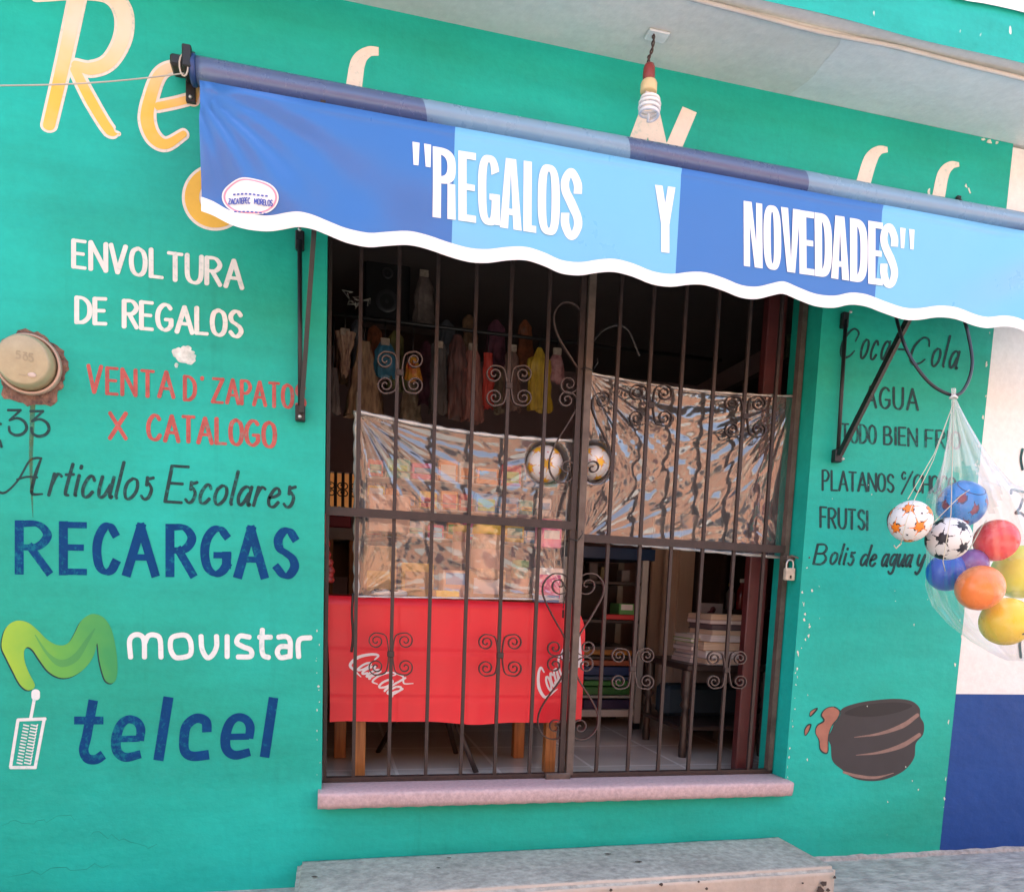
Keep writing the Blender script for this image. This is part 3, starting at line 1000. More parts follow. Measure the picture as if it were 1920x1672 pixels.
# big shop name across the top of the wall
def big(m, e=0.0, k0=0):
    def rb(pts, w, lay, sm=True):
        ws = [x - e for x in w] if isinstance(w, list) else w - e
        ribbon(m, smooth([Vector(p) for p in pts], 8) if sm else pts, ws, 0, lay + k0)
    rb([(146, -8), (120, 115), (92, 236)], [38, 36, 34], 0)
    rb([(68, -10), (150, -14), (205, -8), (231, 24), (230, 72), (205, 116), (170, 130), (140, 122)], [30, 30, 34, 38, 38, 36, 34, 26], 1)
    rb([(140, 130), (172, 192), (206, 246), (224, 252)], [28, 30, 28, 8], 2)
    rb([(296, 200), (330, 193), (364, 184)], [26, 26, 26], 3)
    rb([(362, 190), (372, 160), (360, 135), (330, 126), (300, 140), (282, 185), (276, 225), (288, 258), (312, 271), (345, 252)], [26, 26, 26, 28, 32, 34, 36, 34, 30, 24], 4)
def f(m): big(m)
lettering(f, M['cream'], 'large cream outlined letters of the shop name above the meter')
def f(m):
    rb = lambda pts, w, lay: ribbon(m, smooth([Vector(p) for p in pts], 8), w, 0, lay)
    big(m, 11, 6)
lettering(f, M['yellow_cream'], 'yellow brush fill of the shop name letters', name='painted_fill')
rbc = lambda m, pts, w, lay: ribbon(m, smooth([Vector(p) for p in pts], 8), w, 0, lay, cap='flat')
lettering(lambda m: ribbon(m, smooth([Vector((404 + 44 * math.cos(a), 370 + 44 * math.sin(a))) for a in np.linspace(0, 6.28, 20)], 3), 38, 0, 0), M['cream'], 'cream outline of a round letter half hidden by the awning')
lettering(lambda m: rbc(m, [(710, 97), (690, 98), (672, 116), (664, 160), (652, 250)], [16, 20, 28, 30, 30], 1), M['cream'], 'top of a cream letter l above the awning')
def f(m):
    ribbon(m, [(1222, 190), (1172, 330)], [30, 34], 0, 2, cap='flat')
    ribbon(m, [(1218, 195), (1246, 330)], [30, 34], 0, 3, cap='flat')
    ribbon(m, [(1293, 206), (1240, 330)], [29, 31], 0, 4, cap='flat')
lettering(f, M['cream'], 'top of a cream letter N behind the bulb')
def f(m):
    rbc(m, [(1664, 281), (1647, 283), (1632, 300), (1618, 345), (1594, 430)], [10, 18, 26, 27, 28], 5)
    rbc(m, [(1614, 350), (1594, 346), (1570, 360)], [10, 12, 20], 7)
lettering(f, M['cream'], 'top of a cream letter d above the awning')
lettering(lambda m: rbc(m, [(1798, 309), (1782, 311), (1768, 328), (1758, 375), (1740, 450)], [8, 16, 22, 24, 25], 6), M['cream'], 'top of the last cream letter above the awning')
mb = MB()
ribbon(mb, smooth([Vector((404 + 44 * math.cos(a), 370 + 44 * math.sin(a))) for a in np.linspace(0, 6.28, 20)], 3), 27, 0, 8)
mb.build('painted_fill', M['yellow'], WALL, 'yellow fill of a round letter half hidden by the awning')
# right hand wall
def f(m):
    k = dict(nib=.5, wob=.015)
    ribbon(m, smooth([Vector(p) for p in ((1604, 640), (1610, 624), (1600, 617), (1584, 634), (1577, 656), (1580, 670), (1592, 668), (1602, 658))], 8), [3, 4, 4, 5, 5, 5, 4, 3], 0, 0)
    word(m, 'oca', 1612, 672, 1662, 675, 62, 62, 4.5, slant=.2, sp=.26, lay0=1, **k)
    ribbon(m, smooth([Vector(p) for p in ((1742, 650), (1741, 637), (1730, 634), (1714, 650), (1707, 672), (1712, 683), (1724, 681), (1734, 674))], 8), [3, 4, 4, 5, 5, 5, 4, 3], 0, 5)
    word(m, 'ola', 1744, 686, 1792, 692, 58, 58, 4.5, slant=.2, sp=.26, lay0=6, **k)
    ribbon(m, [(1684, 655), (1698, 656)], 4, 0, 11)
lettering(f, M['black_sign'], 'black script naming a cola drink on the right wall')
def f(m):
    k = dict(nib=.4, wob=.02)
    word(m, 'AGUA', 1622, 764, 1720, 769, 39, 39, 5, sp=.3, **k)
lettering(f, M['black_sign'], 'black capitals reading AGUA')
def f(m):
    k = dict(nib=.4, wob=.02)
    word(m, 'TODO', 1578, 829, 1642, 832, 34, 34, 4.5, sp=.22, lay0=2, **k)
    word(m, 'BIEN', 1658, 833, 1719, 836, 32, 32, 4.5, sp=.26, lay0=5, **k)
    word(m, 'FRIO', 1736, 838, 1800, 842, 32, 32, 4.5, sp=.24, lay0=8, **k)
lettering(f, M['black_sign'], 'black capitals reading TODO BIEN FRIO')
def f(m):
    k = dict(nib=.4, wob=.02)
    word(m, 'PLATANOS', 1543, 918, 1675, 922, 37, 32, 4.5, sp=.2, **k)
    word(m, 'c', 1691, 898, 1698, 899, 24, 24, 3.5, lay0=3, **k)
    ribbon(m, [(1711, 884), (1690, 926)], 3.5, 0, 5)
    word(m, 'CHOCO', 1713, 922, 1792, 927, 32, 32, 4.2, sp=.14, lay0=6, **k)
lettering(f, M['black_sign'], 'black capitals reading PLATANOS C/CHOCO')
def f(m):
    k = dict(nib=.4, wob=.02)
    word(m, 'FRUTSI', 1538, 988, 1626, 993, 37, 35, 4.8, sp=.24, lay0=2, **k)
    word(m, 'C', 1664, 994, 1684, 995, 37, 37, 5, lay0=2, **k)
lettering(f, M['black_sign'], 'black capitals reading FRUTSI')
def f(m):
    k = dict(nib=.5, slant=.22, wob=.01)
    word(m, 'B', 1525, 1057, 1546, 1058, 37, 37, 5, **k)
    word(m, 'olis', 1555, 1057, 1598, 1059, 38, 38, 4.6, sp=.22, lay0=3, **k)
    word(m, 'de', 1612, 1060, 1640, 1061, 38, 38, 4.6, sp=.2, lay0=6, **k)
    word(m, 'agua', 1652, 1061, 1706, 1062, 40, 40, 4.6, sp=.18, lay0=1, **k)
    word(m, 'y', 1718, 1062, 1730, 1062, 40, 40, 4.6, lay0=5, **k)
lettering(f, M['black_sign'], 'black slanted letters reading Bolis de agua y')

# painted dark pot (plain jar) low on the right wall, with drips and splashes
cr = lambda pts: [(1280 + x / 2.986, 1112 + y / 2.986) for x, y in pts]
mb = MB()
wpoly(mb, cr([(868, 680), (900, 640), (985, 612), (1090, 596), (1200, 590), (1280, 602), (1325, 640), (1330, 690), (1350, 730), (1345, 790), (1305, 840), (1295, 920), (1240, 990), (1150, 1035), (1060, 1050), (960, 1035), (890, 985), (838, 935), (828, 850), (812, 810), (835, 760), (850, 715)]), 1)
POT = mb.build('painted_pot', M['pot'], WALL, 'dark round pot painted on the right wall')
mb = MB()
wpoly(mb, cr([(905, 672), (985, 632), (1100, 614), (1210, 610), (1285, 628), (1215, 662), (1110, 684), (1000, 690)]), 4)
mb.build('painted_opening', mat('tar_sign_paint', (.010, .009, .010), .6), POT, 'darker opening of the painted pot')
mb = MB()
for k, (pts, w) in enumerate((([(960, 805), (1100, 785), (1230, 740), (1315, 680)], [1, 5, 9, 7]), ([(970, 905), (1100, 890), (1230, 850), (1325, 790)], [1, 5, 9, 7]), ([(900, 1000), (980, 1022), (1080, 1030), (1180, 1005)], [4, 6, 5, 1]))):
    ribbon(mb, smooth([Vector(p) for p in cr(pts)], 8), w, 0, 4 + k)
mb.build('painted_band', M['pot_band'], POT, 'taupe highlights on the painted pot')
DRIPS = [[(845, 635), (880, 660), (868, 700), (835, 740), (815, 800), (812, 885), (790, 892), (768, 870), (762, 820), (743, 780), (752, 740), (790, 712), (775, 680), (800, 645)], [(752, 642), (735, 668), (712, 688), (716, 660)], [(716, 735), (705, 770), (685, 795), (682, 765), (698, 738)]]
mb, mo = MB(), MB()
for k, pts in enumerate(DRIPS):
    P = [Vector(p) for p in cr(pts)]
    wpoly(mb, P, 3)
    Q = smooth(P, 6, True)
    ribbon(mo, Q, [2.2 + .9 * math.sin(i * .21 + k) for i in range(len(Q))], 0, 6 + k)
SPL = mb.build('painted_splash', M['drip'], POT, 'brown drip and splashes beside the painted pot')
mo.build('outline', M['black_sign'], SPL, 'thin black outline')
# filler blotch, flakes, rust run
mb = MB()
rq = random.Random(12)
for k, (cx_, cy_, rx_, ry_) in enumerate(((345, 666, 20, 15), (336, 662, 14, 11), (356, 672, 13, 12), (349, 656, 12, 8), (331, 685, 3.5, 5))):
    wpoly(mb, [(cx_ + rx_ * math.cos(a) * rq.uniform(.78, 1.1), cy_ + ry_ * math.sin(a) * rq.uniform(.78, 1.1)) for a in np.linspace(0, 6.283, 15, False)], 2 * k, n=3)
mb.build('filler_patch', stain_mat('smeared_filler', (0.74, 0.76, 0.69), .82, 30), WALL, 'white filler blotch between the lettering')
mb = MB()
rk = random.Random(8)
def flake(px, py, s, e=1.7):
    n = rk.randint(5, 8)
    P = [(px + s * math.cos(a) * rk.uniform(.35, 1), py + s * e * math.sin(a) * rk.uniform(.4, 1)) for a in sorted(rk.uniform(0, 6.28) for _ in range(n))]
    mb.add([at(x, y, 0) - Vector((0, .0005 + .0010 * rk.random(), 0)) for x, y in P], [list(range(n))], None, False)
for _ in range(30):
    y = rk.uniform(1060, 1460)
    xa = 1503 - (y - 1115) * .0915
    flake(xa + rk.uniform(.5, 7) if rk.random() < .75 else xa + rk.uniform(5, 40), y, rk.uniform(1.0, 3.2))
for _ in range(22):
    y = rk.uniform(620, 1590)
    xa = 1864 - (y - 615) * .1047
    flake(xa - rk.uniform(1, 9), y, rk.uniform(1, 3.2), 2.6)
for _ in range(16):
    flake(rk.uniform(1560, 1770), rk.uniform(860, 1580), rk.uniform(.6, 1.7), 2.2)
for _ in range(14):
    flake(601 + rk.uniform(-9, 1), rk.uniform(1180, 1470), rk.uniform(.8, 2.2))
for px, py in ((1712, 8), (1815, 28), (1835, 410), (1812, 345), (1818, 352), (1742, 358), (1874, 395)):
    flake(px, py + 3, 4, 2.6)
for px, py, s in ((1855, 266, 9), (1842, 262, 7), (1868, 268, 7)):
    flake(px, py, s, .6)
mb.build('paint_chips', M['chip'], WALL, 'pale flaked paint along the wall edges')
mb = MB()
ribbon(mb, smooth([Vector(p) for p in ((62, 748), (60, 800), (58, 860), (60, 930), (62, 970))], 6), [10, 9, 7, 4, 1], 0, 1)
mb.build('rust_streak', M['rust'], WALL, 'olive brown rust run below the meter')


mb = MB()
rq = random.Random(44)
for k, (x0, y0, x1, y1) in enumerate(((0, 1548, 150, 1530), (170, 1560, 300, 1590), (20, 1640, 210, 1622))):
    P = [(x0 + (x1 - x0) * t + rq.uniform(-7, 7), y0 + (y1 - y0) * t + rq.uniform(-7, 7)) for t in np.linspace(0, 1, 14)]
    ribbon(mb, P, [.2, .8, .5, .9, .4, .7, .2], 0, k)
mb.build('hairline_crack', mat('crack_shadow_green', (0.008, 0.19, 0.15), .9), WALL, 'hairline cracks in the plaster')
# ------------------------------------------------------------------ cement step
mb = MB()
bm = bmesh.new()
bmesh.ops.create_cube(bm, size=1)
for v in bm.verts:
    x = -0.080 if v.co.x < 0 else 1.845
    y = -0.375 if v.co.y < 0 else -0.001
    z = -0.60 if v.co.z < 0 else (-0.283 if x < 0 else -0.268) + (0.004 if y < -.1 else 0)
    v.co = (x, y, z)
bmesh.ops.bevel(bm, geom=bm.edges[:], offset=0.016, segments=3, affect='EDGES')
bmesh.ops.subdivide_edges(bm, edges=[e for e in bm.edges if e.calc_length() > .2], cuts=24, use_grid_fill=True)
from mathutils import noise as NZ
for v in bm.verts:
    if v.co.y < -0.01:
        n = NZ.noise_vector(v.co * 9) * 0.004
        v.co += Vector((n.x, n.y, n.z * .5))
bm.verts.index_update()
bm.normal_update()
vs = [v.co.copy() for v in bm.verts]
for f_ in bm.faces:
    mb_i = 0 if f_.normal.z > .5 else 1
    mb.m.append(mb_i); mb.sm.append(True); mb.f.append([v.index for v in f_.verts])
mb.v = [tuple(v) for v in vs]
bm.free()
ST = mb.build('cement_step', [M['step_top'], M['step_front']])
tag(ST, 'low cement step with a grey worn top and beige front, below the gate', 'step')
mb = MB()
rk = random.Random(3)
for px, py, s in ((1545, 1656, 8), (1565, 1644, 4), (1538, 1668, 9), (1552, 1668, 5), (1505, 1655, 3), (1325, 1665, 4), (1240, 1657, 5), (1145, 1668, 4), (1310, 1652, 3)):
    n = 9
    P = [(px + s * math.cos(a) * rk.uniform(.5, 1), py + .9 * s * math.sin(a) * rk.uniform(.5, 1)) for a in np.linspace(0, 6.28, n, False)]
    mb.add([at(x, y, -0.3815 - .0005 * rk.random()) for x, y in P], [list(range(n))], None, False)
for px, py, sx_, sy_ in ((822, 1622, 5, 1.2), (590, 1637, 8, 1.6), (1140, 1599, 8, 1.4), (1198, 1614, 9, 1.6), (842, 1604, 6, 1.2)):
    n = 10
    P = [ground(px + sx_ * math.cos(a) * rk.uniform(.6, 1), py + sy_ * math.sin(a) * rk.uniform(.5, 1), -0.266) for a in np.linspace(0, 6.28, n, False)]
    for p in P:
        p.z = -0.2815 + (p.x + .08) / 1.925 * .015 + .0055
    mb.add(P, [list(range(n))], None, False)
mb.build('pit', col('dark_pit', (0.07, 0.05, 0.04), .95), ST, 'small dark pits in the step front')

# ------------------------------------------------------------------ electricity meter socket
mc = at(55, 681, -0.05)
MT = empty('electricity_meter', at(55, 681, 0), 'round beige electricity meter set in a broken hole, left edge of the wall', 'electricity meter')
mb = MB()
n = 60
rk = random.Random(11)
c0 = at(58, 686, 0)
vs, fs = [c0 + Vector((0, -.004, 0))], []
ring2 = []
for i in range(n):
    A = 6.283 * i / n
    r = 0.102 + 0.004 * math.sin(5 * A) + .0035 * math.sin(11 * A + 1) + .0025 * math.sin(23 * A + 2) + rk.uniform(-.0015, .0015) + (0.018 if 3.9 < A < 5.4 else 0)
    vs.append(c0 + Vector((r * math.cos(A), -.0015, r * math.sin(A))))
for i in range(n):
    A = 6.283 * i / n
    r = 0.092 + rk.uniform(-.006, .006)
    vs.append(c0 + Vector((r * math.cos(A), -.0025 - .004 * rk.random(), r * math.sin(A))))
for i in range(n):
    j = (i + 1) % n
    fs += [(1 + i, 1 + j, 1 + n + j, 1 + n + i), (1 + n + i, 1 + n + j, 0)]
mb.add(vs, fs, None, False)
mb.build('broken_surround', M['hole'], MT, 'jagged brown hole in the plaster')
mb = MB()
mb.lathe([(0.080, -.02), (0.089, .0), (0.091, .020), (0.088, .026), (0.084, .027), (0.081, .022), (0.080, .016)], c0, 'y', 48)
fixn(mb.build('rim', mat('rose_bronze_rim', (0.50, 0.34, 0.26), .4, metal=.3), MT, 'rose tinted metal rim'))
mb = MB()
cb = c0 + Vector((-0.004, 0, 0.003))
mb.lathe([(0.081, .012), (0.080, .024), (0.077, .042), (0.073, .052), (0.069, .056), (0.066, .0565), (0.0, .058)], cb, 'y', 48)
CV = fixn(mb.build('cover', mat('beige_meter_cover', (0.38, 0.32, 0.19), .35, var=.12, scale=20, coat=.3), MT, 'domed beige cover'))
mb = MB()
YY = cb.y - .0575
for k, ch in enumerate('P35'):
    pass
word(mb, '5', 30, 672, 38, 673, 14, 14, 3, Y=YY)
word(mb, '35', 44, 675, 62, 678, 14, 14, 3, Y=YY, lay0=2)
ribbon(mb, [(36, 702), (48, 704)], 3, YY, 5)
mb.build('embossing', mat('tan_embossing', (0.32, 0.265, 0.16), .6), CV, 'faint embossed figures')
mb = MB()
s0 = at(60, 703, YY)
mb.sphere(s0, .010, 14, 8, (1.2, .35, .75))
mb.build('seal', mat('pale_seal', (0.55, 0.44, 0.36), .4), CV)

# ------------------------------------------------------------------ ceiling lamp
LB = empty('hanging_bulb', at(1225, 52, -0.15), 'unlit spiral bulb in a red and cream socket hanging from the slab', 'light bulb')
top = at(1225, 52, -0.15); top.z = 2.538
P_ = lambda x, y: at(x, y, -0.15)
mb = MB()
c = smooth([top, P_(1225, 75), P_(1222, 95), P_(1216, 110), P_(1217, 124)], 8)
for s in (0, math.pi):
    mb.tube([p + Vector((.0035 * math.cos(i * .55 + s), .0035 * math.sin(i * .55 + s), 0)) for i, p in enumerate(c)], .0028, 6)
mb.build('cord', col('brown_cord', (0.055, 0.03, 0.028), .6), LB)
mb = MB()
mb.box(top.x - .02, top.x + .055, -.17, -.12, 2.531, 2.5375, bev=.004)
mb.build('ceiling_plate', M['soffit_light'], LB)
z = lambda y: P_(1217, y).z
cx_ = P_(1217, 135).x
mb = MB().lathe([(.004, z(119)), (.015, z(122)), (.019, z(128)), (.020, z(146)), (.018, z(151)), (.017, z(152))], (cx_, -.15, 0), 'z', 20)
mb.build('socket', mat('red_bakelite', (0.22, 0.035, 0.03), .4), LB)
mb = MB().lathe([(.017, z(151)), (.024, z(154)), (.027, z(158)), (.0275, z(173)), (.025, z(175)), (.004, z(176))], (cx_ + .002, -.15, 0), 'z', 24)
mb.build('bulb_base', mat('cream_ballast', (0.66, 0.50, 0.26), .45), LB)
mb = MB()
hx = []
zt, zb_ = z(181), z(217)
for i in range(140):
    t = i / 139
    A = t * 2 * math.pi * 4.2
    R = 0.0245 + .009 * math.sin(min(1, t * 1.25) * math.pi * .75)
    if t < .06: R *= .6 + t / .06 * .4
    hx.append(Vector((cx_ + .008 + R * math.cos(A), -.15 + R * math.sin(A), zt + (zb_ - zt) * t)))
mb.tube([Vector((cx_ - .01, -.155, z(174)))] + hx + [Vector((cx_ + .008, -.15, zb_ + .006))], .0052, 8)
mb.tube([Vector((cx_ + .016, -.15, z(174))), Vector((cx_ + .016, -.15, z(185)))], .005, 8)
fixn(mb.build('spiral_tube', mat('white_tube', (0.78, 0.74, 0.72), .25, var=.03), LB))

# ------------------------------------------------------------------ awning
AW = empty('awning', Vector((1, -.05, 2.2)), 'blue and sky blue striped awning with a white wavy edge over the gate', 'awning')
YF = -0.34
X0F, X1F = -0.336, 2.95
sx = [at(850, 350, YF).x, at(1271, 420, YF).x, at(1647, 470, YF).x]
stripes = [sx[0], sx[1], sx[2], sx[2] + .80]
def stripe(x):
    return sum(x > s for s in stripes) % 2
low = [(372, 392), (400, 404), (430, 420), (465, 431), (500, 433), (535, 429), (562, 427), (590, 433), (620, 446), (650, 458), (690, 465), (725, 461), (765, 458), (800, 466), (840, 481), (880, 492), (915, 494), (950, 490), (985, 490), (1020, 501), (1050, 514), (1085, 518), (1120, 513), (1150, 512), (1185, 521), (1220, 535), (1255, 540), (1290, 536), (1320, 537), (1355, 548), (1385, 560), (1415, 563), (1445, 556), (1465, 553), (1490, 563), (1525, 576), (1560, 579), (1590, 573), (1620, 576), (1650, 587), (1690, 600), (1720, 601), (1755, 596), (1790, 599), (1825, 611), (1850, 616), (1880, 613), (1905, 618), (1930, 632), (1970, 645), (2020, 640)]
LX = [at(x, y, YF) for x, y in smooth([Vector(p) for p in low], 3)]
lx = np.array([p.x for p in LX]); lz = np.array([p.z for p in LX])
def zlow(x):
    if x > lx[-1]:
        return float(lz[-1] + .02 * math.sin((x - lx[-1]) * 24))
    return float(np.interp(x, lx, lz))
ZT = 2.026
def fold(x, z):
    """creases of the hanging fabric, strongest at the free left end"""
    v = (ZT - z) / .36
    L = math.exp(-max(0, x + .3) / .42)
    d = 0.010 * L * math.sin(12 * (x + .33) - 7 * v + 0.6) * min(1, v * 3 + .3)
    d += 0.006 * L * math.sin(23 * (x + .33) + 9 * v) * v
    an = math.atan2(v * .36 + .01, x + .36)
    rd_ = math.hypot(v * .36, x + .34)
    d += 0.0075 * math.exp(-(rd_ / .34) ** 2) * min(1, rd_ / .06) * math.sin(21 * an + 1.5 * math.sin(9 * rd_))
    d += 0.006 * math.exp(-((x - .25) / .09) ** 2) * math.sin(3 + 5 * v)
    d += 0.0035 * math.sin(2.6 * x + 1.2) * v + 0.002 * math.sin(9 * x + 4 * v) * math.exp(-v * 3)
    R = max(0.0, (x - 2.1) / .5)
    d += 0.012 * min(1, R) * math.sin(10 * (x - 2.1) + 8 * v)
    return d
YR, ZR, RR = -0.058, 2.218, 0.038
mb = MB()
NX = 330
def fab(u, v):
    x = X0F + (X1F - X0F) * u
    zl = zlow(x) + .035
    xs = x + (v < 9) * 0
    if v <= 4:
        # tail of fabric from roller down to the front bar
        t = v / 4
        y = (YR + RR * .52) + (YF + .006 - (YR + RR * .52)) * t
        zz = (ZR - RR * .90) + (ZT - (ZR - RR * .90)) * t - .006 * math.sin(t * math.pi)
        return Vector((x, y, zz))
    if v == 5:
        return Vector((x, YF - .0062 + fold(x, ZT) * .3, ZT + .002))
    t = (v - 5) / 19
    z = ZT + (zl - ZT) * t
    return Vector((x, YF - .002 * min(1, t * 6) + fold(x, z), z))
xs_ = sorted(set(list(np.linspace(0, 1, NX)) + [(s - X0F) / (X1F - X0F) for s in stripes if s < X1F]))
vs, fs, ms = [], [], []
for j in range(25):
    for u in xs_:
        vs.append(fab(u, j))
w = len(xs_)
for j in range(24):
    for i in range(w - 1):
        fs.append((j * w + i, (j + 1) * w + i, (j + 1) * w + i + 1, j * w + i + 1))
        ms.append(stripe(X0F + (X1F - X0F) * (xs_[i] + xs_[i + 1]) / 2))
b_ = len(mb.v)
mb.v += [tuple(v) for v in vs]; mb.f += [list(f_) for f_ in fs]; mb.m += ms; mb.sm += [True] * len(fs)
mb.build('hanging_fabric', [M['vinyl_dark'], M['vinyl_light']], AW, 'striped front drop of the awning')
# rolled fabric on its tube
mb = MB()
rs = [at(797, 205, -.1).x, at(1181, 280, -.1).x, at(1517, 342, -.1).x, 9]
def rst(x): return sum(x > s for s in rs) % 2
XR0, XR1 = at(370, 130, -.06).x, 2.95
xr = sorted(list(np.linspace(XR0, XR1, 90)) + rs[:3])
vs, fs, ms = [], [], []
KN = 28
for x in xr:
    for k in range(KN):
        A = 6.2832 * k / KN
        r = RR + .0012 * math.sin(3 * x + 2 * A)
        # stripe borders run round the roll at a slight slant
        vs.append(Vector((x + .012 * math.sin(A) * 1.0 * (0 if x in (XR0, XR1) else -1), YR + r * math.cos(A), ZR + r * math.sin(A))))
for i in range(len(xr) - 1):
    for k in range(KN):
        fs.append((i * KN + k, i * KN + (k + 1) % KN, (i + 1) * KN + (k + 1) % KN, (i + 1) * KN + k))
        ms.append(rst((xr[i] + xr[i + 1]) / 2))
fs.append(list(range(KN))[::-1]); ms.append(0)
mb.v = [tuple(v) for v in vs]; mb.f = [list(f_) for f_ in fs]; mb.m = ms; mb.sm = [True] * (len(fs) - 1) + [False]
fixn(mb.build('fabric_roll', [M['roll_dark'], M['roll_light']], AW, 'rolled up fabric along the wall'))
# white wavy edging
mb = MB()
xe = np.linspace(X0F, X1F, 420)
vs, fs = [], []
for i, x in enumerate(xe):
    for t in np.linspace(0, 1, 5):
        z = zlow(x) + .039 * (1 - t)
        vs.append(Vector((x, YF - .00625 + fold(x, z) - .0015 * math.sin(t * math.pi), z)))
    if i:
        for t in range(4):
            a = (i - 1) * 5 + t
            fs.append((a, a + 1, a + 6, a + 5))
mb.add(vs, fs, None, True)
mb.build('wavy_edging', M['vinyl_white'], AW, 'white wavy border strip')
# front bar behind the drop
MB().tube([(X0F + .03, YF + .040, ZT - .03), (X1F, YF + .040, ZT - .03)], .014, 10).build('front_bar', M['black_metal'], AW)
# block lettering
def blk(m, ch, x0, x1, tA, tB, lay, W=15.5, T=13):
    """heavy condensed capital between x0,x1; tA,tB give the top and bottom edge as functions of x"""
    def pt(x, v): return (x, tB(x) + (tA(x) - tB(x)) * v)
    H = tB(x0) - tA(x0)
    th = T / H
    n = [lay]
    def quad(a, b, c, d):
        vs = []
        for j in range(9):
            for i in range(4):
                u_, w_ = i / 3, j / 8
                lo = (a[0] + (b[0] - a[0]) * u_, a[1] + (b[1] - a[1]) * u_)
                hi = (d[0] + (c[0] - d[0]) * u_, d[1] + (c[1] - d[1]) * u_)
                x, y = pt(lo[0] + (hi[0] - lo[0]) * w_, lo[1] + (hi[1] - lo[1]) * w_)
                w3 = at(x, y, YF)
                w3.y += fold(w3.x, w3.z) - .0034 - .00025 * (n[0] % 6)
                vs.append(w3)
        m.add(vs, [(j * 4 + i, j * 4 + i + 1, j * 4 + i + 5, j * 4 + i + 4) for j in range(8) for i in range(3)], None, True)
        n[0] += 1
    def rect(a, b, v0, v1): quad((a, v0), (b, v0), (b, v1), (a, v1))
    def strip(outer, inner):
        vs = []
        for (u, v) in outer + inner:
            x, y = pt(u, v)
            w3 = at(x, y, YF)
            w3.y += fold(w3.x, w3.z) - .0034 - .00025 * (n[0] % 6)
            vs.append(w3)
        k = len(outer)
        m.add(vs, [(i, k + i, k + i + 1, i + 1) for i in range(k - 1)], None, False)
        n[0] += 1
    def arc(cx, cv, rx, rv, a0, a1, p=2.6, k=22):
        out = []
        for a in np.linspace(math.radians(a0), math.radians(a1), k):
            c, s = math.cos(a), math.sin(a)
            q = (abs(c) ** p + abs(s) ** p) ** (-1 / p)
            out.append((cx + rx * c * q, cv + rv * s * q))
        return out
    cx, rx = (x0 + x1) / 2, (x1 - x0) / 2
    if ch == 'E':
        rect(x0, x0 + W, 0, 1); rect(x0 + W, x1, 1 - th, 1); rect(x0 + W, x1 - 2, .5 - th * .45, .5 + th * .45); rect(x0 + W, x1, 0, th)
    elif ch == 'L':
        rect(x0, x0 + W, 0, 1); rect(x0 + W, x1, 0, th)
    elif ch == 'N':
        rect(x0, x0 + W * .86, 0, 1); rect(x1 - W * .86, x1, 0, 1); quad((x0 + W * .5, 1), (x1 - W * 1.1, 0), (x1 - W * .5, 0), (x0 + W * 1.1, 1))
    elif ch == 'A':
        quad((x0, 0), (x0 + W, 0), (cx + 1, 1), (cx - W * .62, 1)); quad((x1 - W, 0), (x1, 0), (cx + W * .62, 1), (cx - 1, 1)); rect(x0 + W * .7, x1 - W * .7, .2, .2 + th * .9)
    elif ch == 'V':
        quad((x0, 1), (x0 + W, 1), (cx + 1, 0), (cx - W * .55, 0)); quad((x1 - W, 1), (x1, 1), (cx + W * .55, 0), (cx - 1, 0))
    elif ch == 'Y':
        rect(cx - W * .5, cx + W * .5, 0, .45); quad((x0, 1), (x0 + W * .9, 1), (cx + W * .4, .43), (cx - W * .5, .43)); quad((x1 - W * .9, 1), (x1, 1), (cx + W * .5, .43), (cx - W * .4, .43))
    elif ch == 'O':
        strip(arc(cx, .5, rx, .5, 0, 360, 3, 44), arc(cx, .5, rx - W, .5 - th, 0, 360, 2.6, 44))
    elif ch == 'G':
        strip(arc(cx, .5, rx, .5, 32, 360 - 8, 3, 44), arc(cx, .5, rx - W, .5 - th, 32, 360 - 8, 2.6, 44))
        rect(x1 - W, x1, 0.02, .46); rect(cx + 1, x1 - W, .46 - th * .9, .46)
    elif ch == 'D':
        rect(x0, x0 + W, 0, 1)
        strip([(x0 + W, 1)] + arc(x0 + W * .6, .5, x1 - x0 - W * .6, .5, 80, -80, 3.2) + [(x0 + W, 0)], [(x0 + W, 1 - th)] + arc(x0 + W * .6, .5, x1 - x0 - W * 1.6, .5 - th, 80, -80, 2.8) + [(x0 + W, th)])
    elif ch == 'R':
        rect(x0, x0 + W, 0, 1)
        strip([(x0 + W, 1)] + arc(x0 + W * .6, .74, x1 - x0 - W * .6, .26, 78, -78, 3) + [(x0 + W, .48)], [(x0 + W, 1 - th)] + arc(x0 + W * .6, .74, x1 - x0 - W * 1.6, .26 - th, 78, -78, 2.6) + [(x0 + W, .48 + th)])
        quad((x1 - W, 0), (x1, 0), (x1 - 1, .5), (x1 - W, .5))
    elif ch == 'S':
        path = [(x1 - W / 2, .66), (x1 - W / 2, .80), (cx + 3, 1 - th * .55), (cx - 4, 1 - th * .55), (x0 + W / 2, .82), (x0 + W * .55, .68), (cx - 2, .54), (cx + 3, .46), (x1 - W * .55, .32), (x1 - W / 2, .19), (cx + 4, th * .55), (cx - 4, th * .55), (x0 + W / 2, .2), (x0 + W / 2, .36)]
        ps = smooth([Vector(pt(*p)) for p in path], 6)
        ribbon(m, ps, [W, W, T + 1, T + 1, W, W, W + 1, W + 1, W, W, T + 1, T + 1, W, W], YF - .0029, n[0], fold, 'flat')
    elif ch == '"':
        g = (x1 - x0) * .38
        quad((x0 + 1.5, 0), (x0 + g - 2.5, 0), (x0 + g, 1), (x0, 1)); quad((x1 - g + 2.5, 0), (x1 - 1.5, 0), (x1, 1), (x1 - g, 1))
mb = MB()
tA = lambda x: 276 + (x - 811) * .1595
tB = lambda x: 407 + (x - 811) * .158
blk(mb, '"', 773, 808, lambda x: 268 + (x - 773) * .16, lambda x: 313 + (x - 773) * .14, 0)
